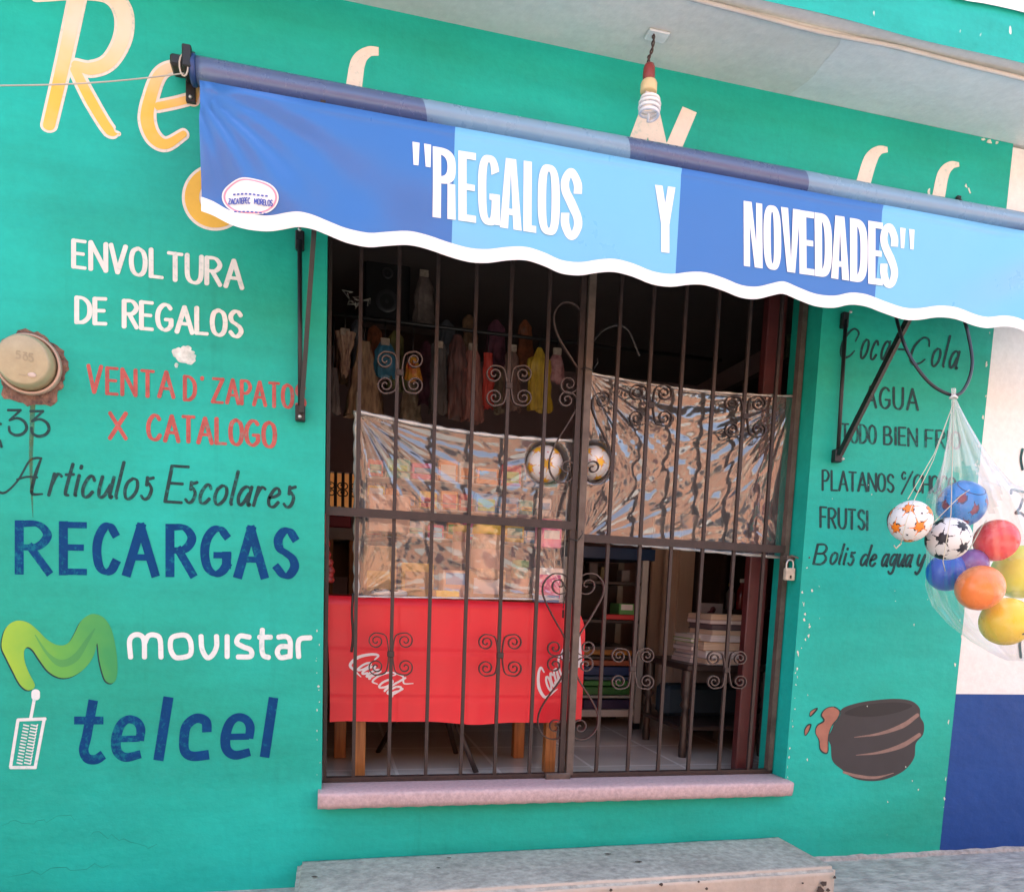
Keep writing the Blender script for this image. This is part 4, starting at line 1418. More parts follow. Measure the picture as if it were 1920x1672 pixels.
for k, (c_, a, b) in enumerate((('R', 811, 854), ('E', 859, 892), ('G', 896, 937), ('A', 937, 978), ('L', 981, 1005), ('O', 1008, 1049), ('S', 1052, 1091))):
    blk(mb, c_, a, b, tA, tB, k * 2)
mb.build('lettering', M['vinyl_white'], AW, 'white block capitals reading REGALOS after an opening quote')
mb = MB()
blk(mb, 'Y', 1227, 1265, lambda x: 348 + (x - 1227) * .14, lambda x: 473 + (x - 1227) * .11, 1)
mb.build('lettering', M['vinyl_white'], AW, 'white block capital Y in the middle of the awning')
mb = MB()
tA = lambda x: 378 + (x - 1394) * .160
tB = lambda x: 500 + (x - 1394) * .142
for k, (c_, a, b) in enumerate((('N', 1393, 1428), ('O', 1430, 1463), ('V', 1463, 1499), ('E', 1497, 1525), ('D', 1526, 1558), ('A', 1556, 1590), ('D', 1592, 1625), ('E', 1626, 1653), ('S', 1650, 1683))):
    blk(mb, c_, a, b, tA, tB, k * 2, 13.5, 12)
blk(mb, '"', 1686, 1713, lambda x: 428 + (x - 1686) * .15, lambda x: 466 + (x - 1686) * .12, 0)
mb.build('lettering', M['vinyl_white'], AW, 'white block capitals reading NOVEDADES before a closing quote')
# oval maker's label
mb = MB()
oc = (469, 370)
def oval(rx, ry, off):
    vs = []
    for a in np.linspace(0, 6.2832, 48, False):
        x, y = oc[0] + rx * math.cos(a), oc[1] + ry * math.sin(a) + (rx * math.cos(a)) * .08
        w3 = at(x, y, YF)
        w3.y += fold(w3.x, w3.z) - off
        vs.append(w3)
    c = at(oc[0], oc[1], YF); c.y += fold(c.x, c.z) - off
    return vs, c
def fan(m, rx, ry, off):
    vs, fs = [], []
    for k in range(8):
        ring, c = oval(rx * (k + 1) / 8, ry * (k + 1) / 8, off)
        vs += ring
        if k:
            fs += [((k - 1) * 48 + i, (k - 1) * 48 + (i + 1) % 48, k * 48 + (i + 1) % 48, k * 48 + i) for i in range(48)]
    vs.append(c)
    fs += [((i + 1) % 48, i, 384) for i in range(48)]
    m.add(vs, fs, None, True)
fan(mb, 54, 34, .0045)
OV = mb.build('maker_label', M['vinyl_white'], AW, 'white oval label with small print at the left end')
mb = MB()
vs, c = oval(51, 31.5, .0052); vs2, c = oval(47.5, 29, .0052)
mb.add(vs + vs2, [(i, (i + 1) % 48, 48 + (i + 1) % 48, 48 + i) for i in range(48)], None, True)
mb.build('label_ring', mat('pink_print', (0.70, 0.25, 0.35), .5), OV)
mb = MB()
k = dict(Y=YF - .0062, sp=.16, wob=0, fn=fold, cap='flat')
for y0, (xa, xb), segs in ((361, (436, 505), 9), (393, (438, 502), 8)):
    for q in range(segs):
        x = xa + (xb - xa) * q / segs
        ribbon(mb, [(x, y0 + (x - 436) * .12), (x + (xb - xa) / segs * .62, y0 + (x - 436) * .12 + .6)], 3.2 if segs == 9 else 2.6, YF - .0062, q, fold, 'flat')
word(mb, 'ZACATEPEC', 427, 378, 469, 382, 10, 10, 2.0, lay0=2, **k)
word(mb, 'MORELOS', 477, 383, 511, 387, 10, 10, 2.0, lay0=4, **k)
mb.build('small_print', mat('blue_print', (0.06, 0.09, 0.35), .5), OV, 'blue small print')
# left end bracket
mb = MB()
bp = lambda x, y, Y=-.05: at(x, y, Y)
a, b = bp(322, 105), bp(360, 137)
mb.box(a.x, b.x + .01, -.085, -.02, b.z - .006, a.z - .01, bev=.006)
p0, p1 = bp(353, 96, -.012), bp(357, 192, -.012)
mb.box(p0.x - .008, p0.x + .020, -.016, -.001, p1.z, p0.z, bev=.002)
mb.box(p0.x - .004, p0.x + .022, -.1, -.016, b.z - .012, a.z + .012, bev=.003)
BR = mb.build('roller_bracket', M['black_metal'], AW, 'black bracket at the left end of the roll')
mb = MB()
for x, y in ((356, 101), (357, 182)):
    mb.sphere(bp(x, y, -.019), .0055, 10, 6)
mb.build('screw', M['steel'], BR)
mb = MB().lathe([(0, .0), (.036, 0), (.042, .004), (.042, .014), (.038, .018), (0, .018)], (XR0 - .019, YR, ZR), 'x', 28)
mb.build('end_cap', mat('blue_end_cap', (0.02, 0.05, 0.17), .4), AW)
# folding arms
def arm(rt, rb, a0, a1, top_b):
    t_, b_ = at(*rt, -.02), at(*rb, -.02)
    mb = MB()
    mb.tube([t_, b_], .0075, 8)
    mb.box(t_.x - .014, t_.x + .014, -.022, -.001, t_.z - .028, t_.z + .03, bev=.003)
    mb.box(b_.x - .016, b_.x + .016, -.03, -.001, b_.z - .03, b_.z + .02, bev=.003)
    rod = mb.build('support_rod', M['black_metal'], AW)
    mb = MB()
    for p in (t_ + Vector((0, -.024, .022)), b_ + Vector((0, -.033, -.022))):
        mb.sphere(p, .006, 10, 6)
    mb.build('screw', M['steel'], rod)
    mb = MB()
    mb.strap([Vector(a0), Vector(a1)], .026, .014, (1, 0, 0))
    mb.build('support_arm', M['black_metal'], AW)
arm((562, 450), (563, 772), at(565, 772, -.035), at(606, 190, YF + .03), None)
arm((1586, 600), (1571, 852), at(1574, 853, -.04), at(1797, 414, YF + .03), None)

# string from the wall side to the bracket
mb = MB()
s1 = at(345, 138, -.09); s0 = at(-40, 161, -.35)
mb.tube([s0.lerp(s1, t) - Vector((0, 0, .010 * math.sin(t * math.pi))) for t in np.linspace(0, 1, 14)], .0019, 6)
mb.tube([s1 + Vector((.012 * math.cos(a), -.004, .03 * math.sin(a) + .02)) for a in np.linspace(0, 6.28, 14)], .0025, 5)
tag(mb.build('string', mat('pale_string', (0.50, 0.44, 0.36), .8)), 'thin pale string stretched from the left to the awning bracket', 'string')
# cable loops
mb = MB()
cb_ = lambda x, y, Y: at(x, y, Y)
pts = smooth([cb_(1672, 560, -.2), cb_(1690, 630, -.30), cb_(1712, 678, -.36), cb_(1748, 722, -.40), cb_(1790, 741, -.42), cb_(1812, 722, -.41), cb_(1823, 680, -.38), cb_(1815, 625, -.34), cb_(1806, 590, -.3), cb_(1798, 520, -.3)], 10)
mb.tube(pts, .0058, 8)
tag(mb.build('cable', M['black_plastic']), 'black cable looped down from the awning, carrying the bag of balls', 'cable')
mb = MB()
pts = smooth([at(1796, 378, -.004), at(1794, 372, -.02), at(1800, 376, -.03), at(1812, 388, -.02), at(1828, 388, -.02), at(1842, 398, -.02), at(1850, 430, -.02)], 8)
mb.tube(pts, .006, 7)
mb.box(pts[0].x - .01, pts[0].x + .01, -.012, -.001, pts[0].z - .02, pts[0].z + .02, bev=.003)
tag(mb.build('wire_hook', M['black_metal']), 'black hooked wire on the green wall above the right end of the awning', 'wire')
# ------------------------------------------------------------------ iron gates
YG = 0.10
def spiral(cx, cy, r, turns, a_end, cw, r0=1.5, n=26):
    """pixel points from the heart of a scroll outwards to radius r at angle a_end (degrees)"""
    out = []
    for i in range(n):
        t = i / (n - 1)
        a = math.radians(a_end) - (1 if cw else -1) * (1 - t) * turns * 2 * math.pi
        rr_ = r0 + (r - r0) * t ** .8
        out.append((cx + rr_ * math.cos(a), cy + rr_ * math.sin(a)))
    return out
def scroll(parent, px, name='scroll', m='iron', sm=True, Y=YG):
    P = smooth([Vector(p) for p in px], 3) if sm else [Vector(p) for p in px]
    mb = MB()
    mb.strap([at(p.x, p.y, Y) for p in P], .0042, .013, (0, 1, 0))
    return mb.build(name, M[m], parent)
def c_scroll(parent, bx, ty, uy, dx, R, side, m='iron'):
    s = side
    top = spiral(bx + dx, ty, R, 1.7, -90, True) if s < 0 else [(2 * bx - x, y) for x, y in spiral(bx - dx, ty, R, 1.7, -90, True)]
    if s < 0:
        top = spiral(bx - dx, ty, R, 1.7, -90, True)
        bot = [(x, 2 * ((ty + uy) / 2) - y) for x, y in top]
    else:
        bot = [(x, ty + uy - y) for x, y in top]
    mid = (ty + uy) / 2
    e = bx + s * 4
    path = top + [(bx + s * dx * .42, ty - R * .75), (e + s * 2, ty + R * .1), (e, mid), (e + s * 2, uy - R * .1), (bx + s * dx * .42, uy + R * .75)] + bot[::-1]
    if s < 0:
        c_ = at(bx, mid, YG)
        MB().box(c_.x - .0125, c_.x + .0125, YG - .0105, YG + .0105, c_.z - .011, c_.z + .011, bev=.002).build('collar', M['iron'], parent)
    return scroll(parent, path, m=m)
def barbox(parent, x0, z0, z1, w=.0125, d=.0125, x1=None, name='bar', m='iron', Y=YG):
    x1 = x0 if x1 is None else x1
    mb = MB()
    vs = []
    for x, z in ((x0, z0), (x1, z1)):
        for a, b in ((-1, -1), (1, -1), (1, 1), (-1, 1)):
            vs.append(Vector((x + a * w / 2, Y + b * d / 2, z)))
    mb.add(vs, [(0, 1, 5, 4), (1, 2, 6, 5), (2, 3, 7, 6), (3, 0, 4, 7), (0, 3, 2, 1), (4, 5, 6, 7)], None, False)
    return mb.build(name, M[m], parent)
ZB, ZTOP = -0.012, 2.10
GL1 = empty('gate_leaf', (0.47, YG, ZB), 'wider left leaf of the brown iron gate, in front of the red table', 'gate', 'scrolled iron gate leaves')
GL2 = empty('gate_leaf', (1.39, YG, ZB), 'right leaf of the brown iron gate, next to the padlock', 'gate', 'scrolled iron gate leaves')
zr = at(840, 971, YG).z
for k, x in enumerate((0.113, 0.2425, 0.381, 0.515, 0.648, 0.787)):
    barbox(GL1, x, ZB, ZTOP, x1=x + .0025 * math.sin(k * 2.7))
MB().box(0.004, 0.926, YG - .016, YG - .009, zr - .016, zr + .014).build('rail', M['iron'], GL1)
MB().box(0.003, 0.930, YG - .012, YG + .012, ZB - .014, ZB + .004).build('bottom_rail', M['iron'], GL1)
MB().box(0.003, 0.930, YG - .012, YG + .012, ZTOP, ZTOP + .018).build('top_rail', M['iron'], GL1)
barbox(GL1, 0.916, ZB, ZTOP, .020, .024, name='edge_post')
barbox(GL1, 0.010, ZB, ZTOP, .012, .02, name='hinge_post')
zr2 = at(1280, 1019, YG).z
MB().box(0.952, 1.826, YG - .016, YG - .009, zr2 - .016, zr2 + .014).build('rail', M['iron'], GL2)
for x in (1.0635, 1.1975, 1.3295, 1.4635, 1.603, 1.738):
    barbox(GL2, x, ZB, ZTOP, x1=x + .0025 * math.sin(x * 31))
MB().box(0.934, 1.846, YG - .012, YG + .012, ZB - .014, ZB + .004).build('bottom_rail', M['iron'], GL2)
MB().box(0.934, 1.846, YG - .012, YG + .012, ZTOP, ZTOP + .018).build('top_rail', M['iron'], GL2)
barbox(GL2, 0.946, ZB, ZTOP, .026, .03, name='meeting_post', m='iron_post', Y=YG - .008)
barbox(GL2, 1.834, ZB, ZTOP, .022, .028, name='lock_post', m='iron_post')
p = at(1045, 1455, YG - .02)
MB().box(p.x - .05, p.x + .052, YG - .03, YG - .013, -.034, -.004, bev=.003).build('foot_bolt', M['iron_post'], GL1)
for bx, ty, uy, dx, R in ((732.5, 1201, 1250, 27, 15), (937.5, 1204, 1252, 26, 15), (750, 676, 722, 27, 16), (954, 702, 745, 27, 16)):
    for s in (-1, 1):
        c_scroll(GL1, bx, ty, uy, dx, R, s, 'iron' if ty > 900 else 'iron_light')
for bx, ty, uy, dx, R in ((1186, 1229, 1277, 26, 14), (1362.5, 1234, 1277, 24, 13), (1220, 737, 783, 26, 15), (1397, 757, 805, 25, 14)):
    for s in (-1, 1):
        c_scroll(GL2, bx, ty, uy, dx, R, s, 'iron_light' if ty > 900 else 'iron')
def inn(cx, cy, r, turns, a, cw): return spiral(cx, cy, r, turns, a, cw)[::-1]
low1 = spiral(1049, 1097, 22, 1.5, -90, False) + [(1034, 1077), (1019, 1094), (1019, 1118), (1038, 1158), (1056, 1190), (1061, 1211), (1055, 1225)] + inn(1040, 1214, 15, 1.4, 80, False)[0:]
low2 = spiral(1040, 1246, 15, 1.4, -90, True) + [(1054, 1236), (1060, 1250), (1050, 1275), (1026, 1308), (1010, 1338), (1010, 1365), (1024, 1382), (1043, 1385), (1055, 1376)] + inn(1041, 1362, 15, 1.3, 10, True)
up0 = [(1089, 606), (1090, 588), (1078, 572), (1058, 568), (1043, 580), (1038, 602), (1046, 630), (1060, 655), (1076, 680), (1086, 700), (1082, 728)] + inn(1066, 721, 17, 1.4, 70, False)
up1 = spiral(1062, 750, 15, 1.4, -90, True) + [(1078, 742), (1080, 765), (1066, 792), (1045, 826), (1031, 858), (1031, 884), (1044, 902), (1062, 904), (1074, 893)] + inn(1063, 877, 14, 1.3, 5, True)
up0 = spiral(1072, 600, 14, 1.3, 0, True) + up0[2:] if False else up0
for path in (low1, low2):
    scroll(GL1, path)
    ax = lambda y: 1075 - (y - 1097) * .0405
    scroll(GL2, [(2 * ax(y) - x, y) for x, y in path], m='iron_light')
scroll(GL1, up0, m='iron_light'); scroll(GL1, up1, m='iron_light')
ax = lambda y: 1097.5 - (y - 722) * .066
for path in (up1,):
    scroll(GL2, [(2 * ax(y) - x, y) for x, y in path])
# latch and padlock
lp = at(1478, 1046, YG - .03)
mb = MB()
mb.box(1.815, 1.852, YG - .05, YG - .012, lp.z - .012, lp.z + .010, bev=.003)
mb.strap([Vector((1.835, YG - .045, lp.z + .01)), Vector((1.862, YG - .075, lp.z - .004)), Vector((1.885, YG - .10, lp.z + .002))], .012, .006, (0, 0, 1))
mb.build('latch', M['iron_post'], GL2)
k0 = at(1481, 1056, YG - .06); k1 = at(1481, 1088, YG - .06)
PL = empty('padlock', k1, 'small cream padlock hanging from the latch of the gate', 'padlock')
mb = MB().box(k0.x - .022, k0.x + .022, YG - .072, YG - .05, k1.z, k1.z + .050, bev=.005, seg=2)
bd = mb.build('body', mat('worn_padlock', (0.58, 0.48, 0.36), .4, col2=(.36, .30, .24), scale=40), PL)
mb = MB()
t0 = k1.z + .05
mb.tube(smooth([(k0.x - .015, YG - .061, t0 - .004), (k0.x - .015, YG - .061, t0 + .018), (k0.x - .008, YG - .061, t0 + .030), (k0.x + .008, YG - .061, t0 + .030), (k0.x + .015, YG - .061, t0 + .018), (k0.x + .015, YG - .061, t0 - .004)], 5), .0038, 8)
mb.build('shackle', M['steel'], PL)
MB().box(k0.x - .004, k0.x + .004, YG - .0735, YG - .0722, k1.z + .008, k1.z + .020).build('keyhole', M['black_metal'], bd)
# wire twists on the meeting post
def twist(px, py, label):
    mb = MB()
    c = at(px, py, YG - .01)
    mb.tube([c + Vector((.022 * math.cos(a), .024 * math.sin(a), .003 * math.sin(2 * a))) for a in np.linspace(0, 12.6, 40)], .0022, 5)
    mb.tube([c + Vector((.02, -.02, 0)), c + Vector((.032, -.03, .022)), c + Vector((.028, -.03, .036))], .002, 5)
    tag(mb.build('tie_wire', M['black_metal']), label, 'wire')
twist(1100, 694, 'dark wire twisted round the middle gate post above the plastic')
twist(1072, 1012, 'dark wire twisted round the middle gate post at the cross rail')

# black cable arching behind the right leaf
mb = MB()
mb.tube(smooth([at(1107, 645, .14), at(1130, 620, .15), at(1158, 610, .16), at(1178, 620, .16), at(1190, 645, .16), at(1199, 668, .16)], 8), .005, 7)
tag(mb.build('bent_cable', M['black_plastic']), 'black cable arching inside the right gate leaf above the plastic', 'cable')
# thin cords hanging behind left leaf
mb = MB()
mb.tube(smooth([at(1052, 1085, .125), at(1062, 1108, .12), at(1058, 1122, .12), at(1056, 1140, .12)], 6), .002, 5)
mb.box(at(1056, 1140, .12).x - .003, at(1056, 1140, .12).x + .004, .117, .123, at(1056, 1158, .12).z, at(1056, 1143, .12).z, bev=.001)
tag(mb.build('pull_cord', M['black_plastic']), 'short dark cord with a pale tag beside the middle gate post', 'cord')

# ------------------------------------------------------------------ plastic sheets
BALL1 = (at(1021, 870, .183), .071)
BALL2 = (at(1111, 868, .178), .066)
def sheet(name, TL, TR, BR_, BL, label, ties, seed, amp, sag=0.0, nx=260, ny=190, bow=0.0, dirs=(), bulges=()):
    """stretched clear film: folds fan out from the corners where it is tied"""
    c = [at(*p, .128) for p in (TL, TR, BR_, BL)]
    rs_ = random.Random(seed)
    T = []
    for (u, v, k, a, reach) in ties:
        T.append((u, v, k, a, reach, [rs_.uniform(0, 6.28) for _ in range(4)]))
    W = (c[1] - c[0]).length
    H = (c[3] - c[0]).length
    def F(u, v):
        p = (c[0] * (1 - u) + c[1] * u) * (1 - v) + (c[3] * (1 - u) + c[2] * u) * v
        p = p.copy()
        p.z -= sag * math.sin(math.pi * u) * (1 - v)
        d = 0.0
        X, Z = u * W, v * H
        for (tu, tv, k, a, reach, ph) in T:
            dx, dz = X - tu * W, Z - tv * H
            r = math.hypot(dx, dz) + 1e-4
            th = math.atan2(dz, dx)
            f = (r / .08) / (1 + (r / .08)) * math.exp(-(r / reach) ** 2)
            w = NZ.noise(Vector((th * 3.0 + ph[2], r * 2.2, seed))) * 2.6
            s = 1 - 1.6 * abs(math.sin(.5 * k * th + ph[0] + .6 * w)) + .45 * math.sin(k * 1.7 * th + ph[1] - w)
            d += a * f * s
        n1 = NZ.noise(Vector((X * 9, Z * 5 + X * 3, seed + 5.0)))
        n2 = NZ.noise(Vector((X * 24 + Z * 9, Z * 22 - X * 8, seed + 9.0)))
        n3 = 1 - abs(NZ.noise(Vector((X * 13 - Z * 6, Z * 11 + X * 5, seed + 2.0)))) * 2
        d += amp * (.30 * n1 + .015 * n2)
        for (ang, a_, al, ac, off) in dirs:
            ca, sa = math.cos(ang), math.sin(ang)
            p_, q_ = X * ca - Z * sa, X * sa + Z * ca
            v_ = NZ.noise(Vector((p_ * al + off, q_ * ac, seed + off)))
            m_ = .35 + .65 * max(0.0, .5 + NZ.noise(Vector((X * 3.5 + off, Z * 3.5, seed))))
            d += a_ * m_ * (1 - 2 * abs(v_)) + a_ * .35 * m_ * NZ.noise(Vector((p_ * al * 2.2, q_ * ac * 2.6, seed + off + 4)))
        e = min(u, 1 - u, v, 1 - v)
        d *= min(1, e * 14 + .15)
        p.y += .012 + max(-.016, min(.03, .8 * d)) + bow * math.sin(math.pi * u) * math.sin(math.pi * v)
        for (c_, r_) in bulges:
            q2 = (p.x - c_.x) ** 2 + (p.z - c_.z) ** 2
            p.y += (c_.y + r_ - .125) * math.exp(-(q2 / (r_ * 1.06) ** 2) ** 5)
        return p
    mb = MB()
    mb.grid(F, nx, ny)
    o = mb.build(name, M['film'])
    tag(o, label, 'plastic sheet', 'clear plastic sheets tied behind the gate')
    return o, F
s1_, F1 = sheet('plastic_sheet', (668, 770), (1088, 826), (1066, 1124), (668, 1118), 'clear crumpled plastic sheet tied behind the left gate leaf, over the table', [(0, 0, 22, .0046, .75), (1, 0, 24, .0040, .45), (0, 1, 18, .0024, .4), (1, 1, 18, .0022, .35)], 3.0, .0030, sag=.022, dirs=((-.62, .0060, 1.1, 8, 1.0), (-.15, .0032, 1.2, 11, 7.0), (.9, .0012, 2, 14, 3.0), (-.62, .0009, 1.6, 34, 11.0)), bulges=(BALL1, BALL2))
s2_, F2 = sheet('plastic_sheet', (1100, 697), (1492, 742), (1478, 1046), (1092, 1012), 'clear crumpled plastic sheet tied behind the right gate leaf', [(0, 0, 24, .0046, .55), (1, 0.02, 26, .0052, .65), (0, 1, 18, .0046, .75), (1, 1, 16, .0024, .35)], 8.0, .0028, sag=.02, dirs=((.66, .0066, 1.0, 7.5, 2.0), (1.0, .0024, 1.3, 11, 5.0), (.7, .0010, 1.5, 34, 9.0)), bulges=(BALL2, BALL1))
# gathered rolled edges
def hem(F, along, parent, r, seed):
    rs_ = random.Random(seed)
    mb = MB()
    P = [F(*along(t)) + Vector((0, -.004, 0)) for t in np.linspace(0, 1, 60)]
    mb.tube(P, [r * (.55 + .6 * abs(math.sin(i * .5 + seed)) + .2 * rs_.random()) for i in range(60)], 6)
    mb.build('gathered_edge', M['film_hem'], parent)
hem(F1, lambda t: (t, 0), s1_, .007, 1)
hem(F1, lambda t: (0, t), s1_, .010, 2)
hem(F1, lambda t: (1, t), s1_, .005, 3)
hem(F1, lambda t: (t, 1), s1_, .0035, 7)
hem(F2, lambda t: (t, 0), s2_, .0045, 4)
hem(F2, lambda t: (1, t), s2_, .006, 5)
hem(F2, lambda t: (t, 1), s2_, .006, 6)
mb = MB()
a, b = at(1453, 730, .122), at(1448, 800, .122)
mb.box(b.x - .005, b.x + .008, .115, .127, b.z - .12, a.z, bev=.002)
tag(mb.build('wooden_slat', mat('pale_slat', (0.42, 0.34, 0.26), .7)), 'pale wooden slat stuck to the right end of the right plastic sheet', 'slat')
mb = MB()
a, b = at(671, 735, .12), at(661, 1240, .12)
mb.tube([a, at(668, 900, .12), at(665, 1060, .12)], .004, 6)
tag(mb.build('tie_rod', mat('pale_tie', (0.36, 0.30, 0.25), .6)), 'thin pale rod standing along the left edge of the left plastic sheet', 'rod')
mb = MB()
mb.tube(smooth([at(662, 1112, .118), at(660, 1150, .118), at(662, 1190, .118), at(659, 1222, .118)], 8), .005, 6)
tag(mb.build('black_tape', M['black_plastic']), 'dark strip of tape hanging at the lower left corner of the plastic', 'tape')
# ------------------------------------------------------------------ table with red cloth
FZ = -0.045
YC = 0.205
TBX0, TBX1, TBZ = at(612, 1100, YC).x, at(1072, 1112, YC).x, 0.650
TB = empty('table', (0.5, .45, FZ), 'wooden table under the red cloth, with varnished pine legs', 'table')
TY0, TY1 = 0.225, 0.80
MB().box(TBX0 + .02, TBX1 - .02, TY0, TY1, TBZ - .03, TBZ - .002, bev=.004).build('tabletop', M['wood'], TB)
lg = [ground(672, 1455, FZ), ground(1034, 1452, FZ), ground(637, 1419, FZ), ground(970, 1419, FZ)]
for p, w in zip(lg, (.050, .046, .05, .05)):
    p.y = max(p.y, .262)
    MB().box(p.x - w / 2, p.x + w / 2, p.y - .022, p.y + .022, FZ, TBZ - .03, bev=.003).build('leg', M['wood'], TB)
# cloth
def zbot(x): return at(840, 1354, YC).z + .005 * math.sin(7 * x) + .003 * math.sin(19 * x)
def cfold(x, z):
    t = max(0, (TBZ - z) / .55)
    d = .0065 * math.sin(13 * x + 1) * t + .005 * math.sin(29 * x + 4 * t) * t ** 1.5 + .004 * math.sin(5 * x - 9 * z) + .0025 * math.sin(6 * x - 4 * z)
    d += .0022 * math.sin(z * 52) * math.exp(-((z * 52 / 6.283) % 1 - .5) ** 2 * 4) * .6     # fold lines left by packing
    for xc in (.27, .54, .80):
        d -= .004 * math.exp(-((x - xc) / .006) ** 2)
    for zc in (.27, .45):
        d -= .0035 * math.exp(-((z - zc) / .007) ** 2)
    d -= .012 * math.exp(-((x - .93) / .05) ** 2) * t
    return -d
CX0, CX1 = TBX0 - .004, at(1094, 1250, YC).x
mb = MB()
def front(u, v):
    z = TBZ + .004 + (0 - 1) * v * (TBZ - zbot(.5))
    x0 = CX0 + .022 * math.sin(min(1, v * 1.1) * 1.5)
    x1 = CX1 - .055 * (1 - min(1, v * 4)) ** 2
    x = x0 + (x1 - x0) * u
    if v == 1: z = zbot(x)
    return Vector((x, YC + cfold(x, z) + .02 * (1 - min(1, v * 12)) ** 2, z))
mb.grid(front, 150, 60)
def topc(u, v):
    a = front(u, 0)
    return Vector((a.x, a.y + (TY1 + .02 - a.y) * v, TBZ + .004 + .002 * math.sin(20 * a.x + 9 * v)))
mb.grid(topc, 60, 10)
def side(u, v):
    a = front(1, v)
    return Vector((a.x + .012 * math.sin(u * 9) * v - .015 * u, a.y + (TY1 - a.y) * u, a.z))
mb.grid(side, 24, 30)
def sidel(u, v):
    a = front(0, v)
    return Vector((a.x - .008 * math.sin(u * 9) * v, a.y + (TY1 - a.y) * u, a.z))
mb.grid(sidel, 14, 20)
TC = mb.build('tablecloth', M['cloth'])
tag(TC, 'glossy red tablecloth with white script, hanging over the front of the table', 'tablecloth')
def cola(m, x0, y0, x1, y1, h, upv, k0):
    k = dict(Y=YC - .001, fn=cfold, nib=None, sp=.10, wob=0.0, up=upv, slant=.32)
    b = Vector((x1 - x0, y1 - y0)); L_ = b.length; d = b / L_
    U = Vector(upv)
    def pt(a, v): return Vector((x0, y0)) + d * (a * L_) + U * (v * h) + d * (.32 * h * v)
    def rb(pts, w, lay): ribbon(m, smooth([pt(*p) for p in pts], 8), w, YC - .001, lay + k0, cfold)
    rb([(.16, .78), (.13, 1.02), (.03, .85), (-.06, .4), (-.02, -.05), (.12, -.12), (.3, -.16)], [2.5, 4, 5, 6, 5.5, 4.5, 1.5], 0)
    word(m, 'oca', *(pt(.12, 0)), *(pt(.42, 0)), h, h, 4.0, lay0=k0 + 1, **k)
    rb([(.62, .70), (.64, .86), (.55, .8), (.48, .4), (.50, 0), (.60, .04)], [2, 2.5, 3.5, 4, 3.5, 2], 6)
    rb([(.60, .85), (.75, .98), (.88, .78), (.98, 1.02)], [2, 3.5, 3, 1.5], 9)
    word(m, 'ola', *(pt(.63, 0)), *(pt(.96, 0)), h, h, 4.0, lay0=k0 + 7, **k)
mb = MB()
cola(mb, 660, 1246, 737, 1308, 44, (.63, -.77), 0)
cola(mb, 1022, 1303, 1094, 1241, 44, (-.64, -.77), 0)
mb.build('script_print', M['cloth_white'], TC, 'white script logo printed at both ends of the red cloth')
mb = MB()
a = [at(x, y, YC - .004) for x, y in ((1083, 1190), (1088, 1186), (1091, 1230), (1093, 1275), (1088, 1240), (1083, 1215))]
mb.add(a, [list(range(6))], None, False)
mb.build('white_edge', M['cloth_white'], TC)

# ------------------------------------------------------------------ goods on the table (behind the plastic)
def box_thing(name, px0, px1, pyb, pyt, Y, depth, m, label, cat, bev=.004, group=None, extra=None, zb=None):
    a, b = at(px0, pyb, Y), at(px1, pyt, Y)
    z0 = TBZ + .006 if zb is None else zb
    h = b.z - a.z
    E_ = empty(name, ((a.x + b.x) / 2, Y + depth / 2, z0), label, cat, group)
    MB().box(a.x, b.x, Y, Y + depth, z0, z0 + h, bev=bev).build('body', m, E_)
    if extra: extra(E_, a.x, b.x, Y, z0, z0 + h)
    return E_
def lab(colr, a=.25, b=.75):
    def f_(E_, x0, x1, Y, z0, z1):
        MB().box(x0 + (x1 - x0) * .12, x1 - (x1 - x0) * .12, Y - .0015, Y + .001, z0 + (z1 - z0) * a, z0 + (z1 - z0) * b).build('printed_panel', colr, E_)
    return f_
tan = col('kraft_card', (0.46, 0.27, 0.11), .8)
ochre = col('ochre_card', (0.60, 0.36, 0.06), .6)
pink = col('pink_pack', (0.72, 0.10, 0.28), .5)
white_ = col('white_pack', (0.70, 0.66, 0.62), .5)
yel = col('yellow_lid', (0.80, 0.52, 0.02), .4)
skin = col('peach_card', (0.62, 0.36, 0.24), .7)
bluep = col('pale_blue_pack', (0.22, 0.32, 0.50), .5)
greenp = col('green_pack', (0.12, 0.36, 0.10), .5)
redp = col('red_pack', (0.55, 0.04, 0.04), .5)
box_thing('carton', 680, 745, 1092, 1000, .42, .18, tan, 'tall kraft carton at the left end of the red table', 'carton', extra=lab(ochre, .1, .5))
box_thing('carton', 752, 815, 1092, 1030, .44, .16, ochre, 'ochre carton second from the left on the red table', 'carton', extra=lab(tan))
box_thing('carton', 690, 770, 1000, 935, .45, .16, skin, 'peach carton stacked on the tall kraft carton', 'carton', zb=at(700, 1000, .42).z + .012)
box_thing('carton', 1005, 1060, 1092, 1030, .45, .16, white_, 'white carton with a pink panel at the right end of the table', 'carton', extra=lab(pink, .1, .8))
box_thing('carton', 1015, 1055, 1026, 975, .46, .12, pink, 'pink carton stacked on the white one', 'carton', zb=at(1010, 1030, .45).z + .012, extra=lab(white_, .3, .6))
box_thing('carton', 830, 880, 1092, 1040, .36, .12, skin, 'short peach carton in the middle of the table', 'carton', extra=lab(bluep, .5, .9))
box_thing('carton', 818, 862, 1098, 1084, .27, .10, yel, 'flat yellow box at the front edge of the red table', 'carton', bev=.002)
box_thing('carton', 945, 1000, 1100, 1086, .27, .09, col('brown_dish', (0.17, 0.09, 0.03), .5), 'flat brown box at the front right of the red table', 'carton', bev=.003)
box_thing('carton', 1003, 1050, 1102, 1090, .26, .07, bluep, 'flat pale blue box beside the flat brown box', 'carton', bev=.002)
